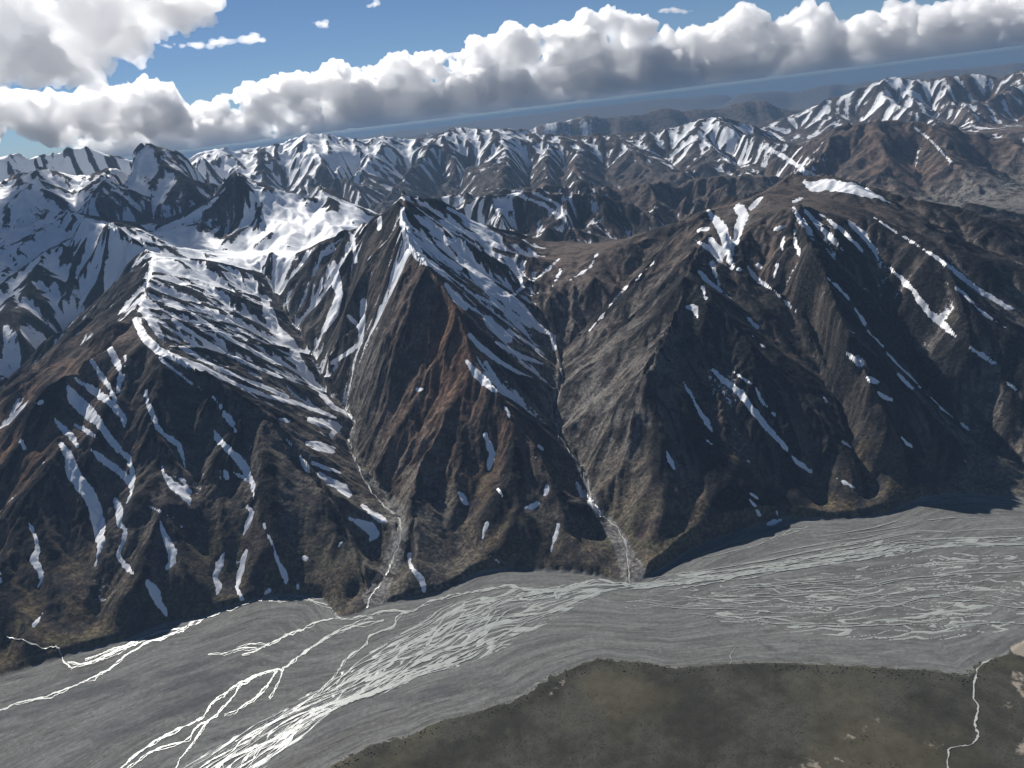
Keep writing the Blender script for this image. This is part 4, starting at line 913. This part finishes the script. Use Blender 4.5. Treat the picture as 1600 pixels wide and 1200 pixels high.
for args in ((UPG, LOG, 600, 190, 51, -.072), (UPR, LOR, 560, 90, 71, -.075), (UPS, LOS, 560, 190, 91, -.128)):
    V, q = braid_sheet(*args); VV.append(V); QQ.append(q + off); off += len(V)
add('river', mesh_from('river', np.vstack(VV), np.vstack(QQ)), WATER, 'pale braided channels of glacial water spread over the gravel riverbed', 'river', kind='structure')
CREEKS = [
  ('pale creek winding down the valley left of the rust-brown middle mountain', [(572,950,4),(578,935,3),(600,905,4),(615,875,4),(625,845,4),(624,815,4),(605,795,5),(585,775,4),(568,745,4),(553,712,4),(546,690,4),(553,662,4),(546,642,4)]),
  ('pale creek winding down the valley left of the big right mountain', [(985,911,4),(980,885,3),(978,860,4),(968,830,3),(950,812,3),(930,800,3),(920,765,3),(912,735,3),(895,712,3),(876,692,3),(868,662,3),(862,640,3),(870,612,3),(878,590,3),(872,560,3)]),
  ('thin trickle meeting the river below the brown apron at the lower left', [(10,996,2),(28,999,2),(45,1004,3),(66,1011,3),(87,1011,3),(94,1020,3),(101,1034,3),(110,1043,4)]),
  ('narrow stony creek crossing the tundra at the lower right', [(1548,1030,3),(1530,1044,3),(1525,1055,3),(1523,1069,3),(1521,1090,3),(1528,1107,4),(1523,1132,4),(1528,1146,4),(1526,1156,4),(1509,1167,3),(1484,1170,3),(1481,1184,4),(1483,1205,4)]),
]
for k, (lab, c) in enumerate(CREEKS):
    V, q = px_ribbon(np.array(c) * [1, 1, .6], 1.4, None, dens=2.0, jit=2.6, seed=90 + k); add('creek', mesh_from('creek', V, q), CREEK, lab, 'creek', kind='structure')

# ------------------------------------------------------------------ low willow scrub on the tundra
def scrub():
    r = np.random.default_rng(8); V = []; Q = []; off = 0
    pts = []
    e = smooth_line(EDGE_PX, 6)
    for k in range(1100):                       # along the ragged edge of the terrace
        b_ = e[r.integers(8, len(e) - 20)]; pts.append((b_[0] + r.normal() * 7, b_[1] + abs(r.normal()) * 9 - 5, r.uniform(.8, 2.2)))
    while len(pts) < 2300:                      # loose over the terrace
        x = r.uniform(520, 1600); y = r.uniform(1040, 1200); ye = np.interp(x, e[:, 0], e[:, 1])
        if y > ye + 6 and perlin(np.array([x / 60.]), np.array([y / 22.]), 3)[0] > r.uniform(-.1, .5): pts.append((x, y, r.uniform(.6, 1.3)))
    p = np.array(pts); g = at_z(p[:, 0], p[:, 1], 9.); ok = (g[:, 1] > 1250); p = p[ok]; g = g[ok]
    for (x, y, z), w in zip(g, p[:, 2]):
        i = int(np.clip(np.searchsorted(RR, math.hypot(x, y)), 1, NR - 1)); j = int(np.clip((math.atan2(x, y) - T0) / (T1 - T0) * (NC - 1), 0, NC - 1))
        s = w * 1.35; z0 = ZZ[i, j]
        a = r.uniform(0, 6.28) + np.arange(6) * 1.047; k = r.uniform(.65, 1.25, 6)
        ring = np.c_[x + s * k * np.cos(a), y + s * k * np.sin(a), np.full(6, z0 - .3)]
        up_ = np.c_[x + .7 * s * k * np.cos(a + .4), y + .7 * s * k * np.sin(a + .4), z0 + s * r.uniform(.45, .8, 6)]
        V.append(np.vstack([ring, up_, [[x, y, z0 + s * .95]]]))
        n = np.arange(6); m = (n + 1) % 6
        Q.append(np.vstack([np.stack([n, m, m + 6], -1), np.stack([n, m + 6, n + 6], -1), np.stack([n + 6, m + 6, np.full(6, 12)], -1)]) + off); off += 13
    m, t, b, N, link, attr, math_, ramp, noise, mix = new_mat('willow_scrub')
    pos = N('ShaderNodeNewGeometry').outputs['Position']; link(mix(noise(pos, .2, 3), (.022, .026, .014), (.06, .06, .034)), b.inputs['Base Color']); b.inputs['Roughness'].default_value = .9
    add('scrub', mesh_from('scrub', np.vstack(V), np.vstack(Q), False), m, 'low dark willow scrub dotting the tundra and its edge', 'scrub', kind='stuff')
scrub()

# ------------------------------------------------------------------ clouds
def cloud_material(name, dens, aniso=.35):
    m = bpy.data.materials.new(name); m.use_nodes = True; t = m.node_tree
    t.nodes.remove(t.nodes['Principled BSDF']); out = t.nodes['Material Output']
    v = t.nodes.new('ShaderNodeVolumeScatter'); v.inputs['Color'].default_value = (1, 1, 1, 1); v.inputs['Density'].default_value = dens; v.inputs['Anisotropy'].default_value = aniso
    t.links.new(v.outputs[0], out.inputs['Volume'])
    return m
import bmesh
_b = bmesh.new(); bmesh.ops.create_icosphere(_b, subdivisions=2, radius=1)
ICO_V = np.array([v.co[:] for v in _b.verts]); ICO_F = np.array([[v.index for v in f.verts] for f in _b.faces]); _b.free()
def puff_mesh(balls, D, voxel, disp, flat=None, floor=None):
    """balls: (pixel x, y, radius in pixels, depth offset in pixels) of one cloud seen at distance D"""
    k = D / FPX; VB = []; FB = []
    for x, y, r, dz in balls:
        p = at_d([x], [y], D + dz * k)[0]
        VB.append(p + ICO_V * [r * k, r * k, r * k * (flat or .85)]); FB.append(ICO_F + len(ICO_V) * len(FB))
    me = mesh_from('tmp', np.vstack(VB), np.vstack(FB))
    o = bpy.data.objects.new('tmp', me); SC.collection.objects.link(o)
    rm = o.modifiers.new('r', 'REMESH'); rm.mode = 'VOXEL'; rm.voxel_size = voxel * k; rm.use_smooth_shade = True
    for i, (sc_, st) in enumerate(disp):
        tx = bpy.data.textures.new('cl', 'CLOUDS'); tx.noise_scale = sc_ * k; tx.noise_depth = 3; tx.noise_basis = 'ORIGINAL_PERLIN'; tx.noise_type = 'SOFT_NOISE'
        dm = o.modifiers.new('d', 'DISPLACE'); dm.texture = tx; dm.texture_coords = 'GLOBAL'; dm.strength = st * k; dm.mid_level = .5
    r2 = o.modifiers.new('r2', 'REMESH'); r2.mode = 'VOXEL'; r2.voxel_size = voxel * k; r2.use_smooth_shade = True
    dg = bpy.context.evaluated_depsgraph_get()
    out = bpy.data.meshes.new_from_object(o.evaluated_get(dg)); bpy.data.objects.remove(o); bpy.data.meshes.remove(me)
    out.materials.clear()
    if floor is not None:      # a level, slightly uneven base
        c = np.empty(len(out.vertices) * 3, np.float32); out.vertices.foreach_get('co', c); c = c.reshape(-1, 3)
        f = floor + 25 + 800 * np.maximum(0, fbm(c[:, 0] / 3200., c[:, 1] / 3200., 4, 3)); low = c[:, 2] < f
        c[low, 2] = (f + (c[:, 2] - f) * .22)[low]; c[:, 2] = np.maximum(c[:, 2], floor - 60); out.vertices.foreach_set('co', c.ravel()); out.update()
    return out
def heap(top, base, n, rmin, rmax, depth, rng):
    """puffs filling the space between an upper outline and a base line, small ones along the top"""
    top = np.array(top, float); base = np.array(base, float); B_ = []
    for i in range(n):
        x = rng.uniform(top[0, 0], top[-1, 0]); yt = np.interp(x, top[:, 0], top[:, 1]); yb = np.interp(x, base[:, 0], base[:, 1])
        f = rng.random() ** 1.0; h = yb - yt; r = min(rng.uniform(rmin, rmax) * (.55 + .9 * f), max(rmin * .6, h * .5))
        y = yt + r + max(0, h - 1.8 * r) * f
        B_.append((x, y, r, rng.uniform(-1, 1) * depth * (.4 + .6 * f)))
    x = top[0, 0]
    while x < top[-1, 0]:          # body
        yt = np.interp(x, top[:, 0], top[:, 1]); yb = np.interp(x, base[:, 0], base[:, 1]); y = yt + 1.8 * rmin
        while y < yb:
            r = rmin * rng.uniform(.95, 1.7); B_.append((x + rng.normal() * rmin * .5, y + r * .3, min(r, (yb - yt) * .5 + 2), rng.uniform(-.7, .7) * depth)); y += rmin * 1.6
        x += rmin * 1.6
    for x in np.arange(top[0, 0], top[-1, 0], rmin * .9):
        r = rng.uniform(.6, 1.1) * rmin; yt = np.interp(x, top[:, 0], top[:, 1]); yb = np.interp(x, base[:, 0], base[:, 1])
        B_.append((x, yt + r * rng.uniform(.8, 1.3), min(r, (yb - yt) * .5 + 2), rng.uniform(-.4, .4) * depth))
    return B_
crng = np.random.default_rng(11)
CLOUD_FLOOR = max(float(ZZ.max()), CAM_Z) + 80
def base_y(x): return 184 - .124 * (x - 800)
CLOUD_M = cloud_material('cumulus', .0046, .66); GREY_M = cloud_material('grey_cloud', .0075, .55); WISP_M = cloud_material('thin_cloud', .0020, .5)
def bl(a, b_, off=0): return [(x, base_y(x) + off) for x in np.linspace(a, b_, 8)]
CL = [
  ('tall heaped cumulus with a grey shaded middle, centre of the cloud bank', [(545,135),(565,108),(600,92),(640,82),(690,84),(715,78),(745,62),(780,50),(830,46),(880,34),(915,16),(960,9),(1000,22),(1030,45),(1060,60)], bl(545, 1060), 130, 10, 30, 45, 52000, CLOUD_M),
  ('heaped white cumulus just right of the tallest cloud of the bank', [(1040,60),(1080,42),(1110,48),(1130,28),(1160,22),(1200,34),(1230,20),(1262,4),(1285,22),(1310,40)], bl(1040, 1310), 75, 8, 22, 40, 53000, CLOUD_M),
  ('cloud bank running out of the frame at the upper right', [(1290,42),(1330,26),(1370,22),(1420,10),(1480,4),(1540,-6),(1600,-14),(1700,-20)], bl(1290, 1700), 95, 8, 22, 45, 55000, CLOUD_M),
  ('long low cloud bank left of the tall cumulus, over the snowy range', [(150,196),(200,178),(250,160),(300,166),(330,150),(380,138),(430,120),(480,112),(530,100),(570,104)], bl(150, 570, 2), 95, 8, 20, 40, 52000, CLOUD_M),
  ('ragged white clouds hanging over the peaks at the far left', [(-60,158),(0,152),(40,140),(100,146),(150,136),(190,128),(230,120),(260,140),(290,160)], [(-60,205),(0,200),(100,205),(200,212),(290,205)], 50, 7, 17, 30, 46000, CLOUD_M),
  ('broad grey-bottomed cloud in the upper left corner', [(-120,-60),(0,-50),(120,-50),(200,-40),(280,-30),(340,0)], [(-120,110),(0,120),(100,122),(160,112),(205,80),(240,40),(300,24),(340,16)], 90, 14, 34, 70, 9600, GREY_M),
]
for lab, top, base, n, r0, r1, dep, D, mat in CL:
    me = puff_mesh(heap(top, base, n, r0, r1, dep, crng), D, 2.1, ((44, 56), (17, 34), (8, 18), (4.2, 8)), floor=CLOUD_FLOOR if mat is CLOUD_M else None)
    add('cloud', me, mat, lab, 'cloud', 'clouds')
def streak(pts, n, rng):
    pts = np.array(pts, float); out = []
    for i in range(n):
        t = rng.random() * (len(pts) - 1); j = int(t); f = t - j; p = pts[j] * (1 - f) + pts[min(j + 1, len(pts) - 1)] * f
        out.append((p[0] + rng.normal() * 3, p[1] + rng.normal() * p[2] * .3, p[2] * rng.uniform(.6, 1), rng.normal() * 12))
    return out
for lab, pts, n in (('thin white lens-shaped cloud floating above the cloud bank', [(240,73,2.5),(280,71,5),(330,68,8),(365,65,8),(395,60,10),(408,64,6)], 46),
                    ('small faint cloud puff alone in the blue sky', [(484,37,4),(500,38,7),(518,38,4)], 12),
                    ('tiny cloud wisp at the top edge of the sky', [(576,12,3),(585,6,6),(592,2,5)], 9),
                    ('faint streak of high cloud above the tall cumulus', [(1030,17,4),(1050,15,5),(1078,20,4)], 40)):
    me = puff_mesh(streak(pts, n, crng), 30000, 1.6, ((12, 5), (5, 3)), .6)
    add('cloud', me, WISP_M, lab, 'cloud', 'clouds')

# ------------------------------------------------------------------ haze: the air between the camera and the horizon
top = max(float(ZZ.max()), CAM_Z) + 12
E_ = 340000.
hv = np.array([(sx * E_, sy * E_, z) for z in (-40., top) for sx, sy in ((-1, -1), (1, -1), (1, 1), (-1, 1))])
hq = np.array([(0, 3, 2, 1), (4, 5, 6, 7), (0, 1, 5, 4), (1, 2, 6, 5), (2, 3, 7, 6), (3, 0, 4, 7)])
hm = bpy.data.materials.new('haze_air'); hm.use_nodes = True; ht = hm.node_tree; ht.nodes.remove(ht.nodes['Principled BSDF'])
pv = ht.nodes.new('ShaderNodeVolumePrincipled'); pv.inputs['Color'].default_value = (.21, .325, .49, 1); pv.inputs['Density'].default_value = 3.0e-5; pv.inputs['Anisotropy'].default_value = .0
ht.links.new(pv.outputs[0], ht.nodes['Material Output'].inputs['Volume'])
add('haze', mesh_from('haze', hv, hq, False), hm, 'thin blue haze over the far mountains and lowland', 'haze', kind='stuff')
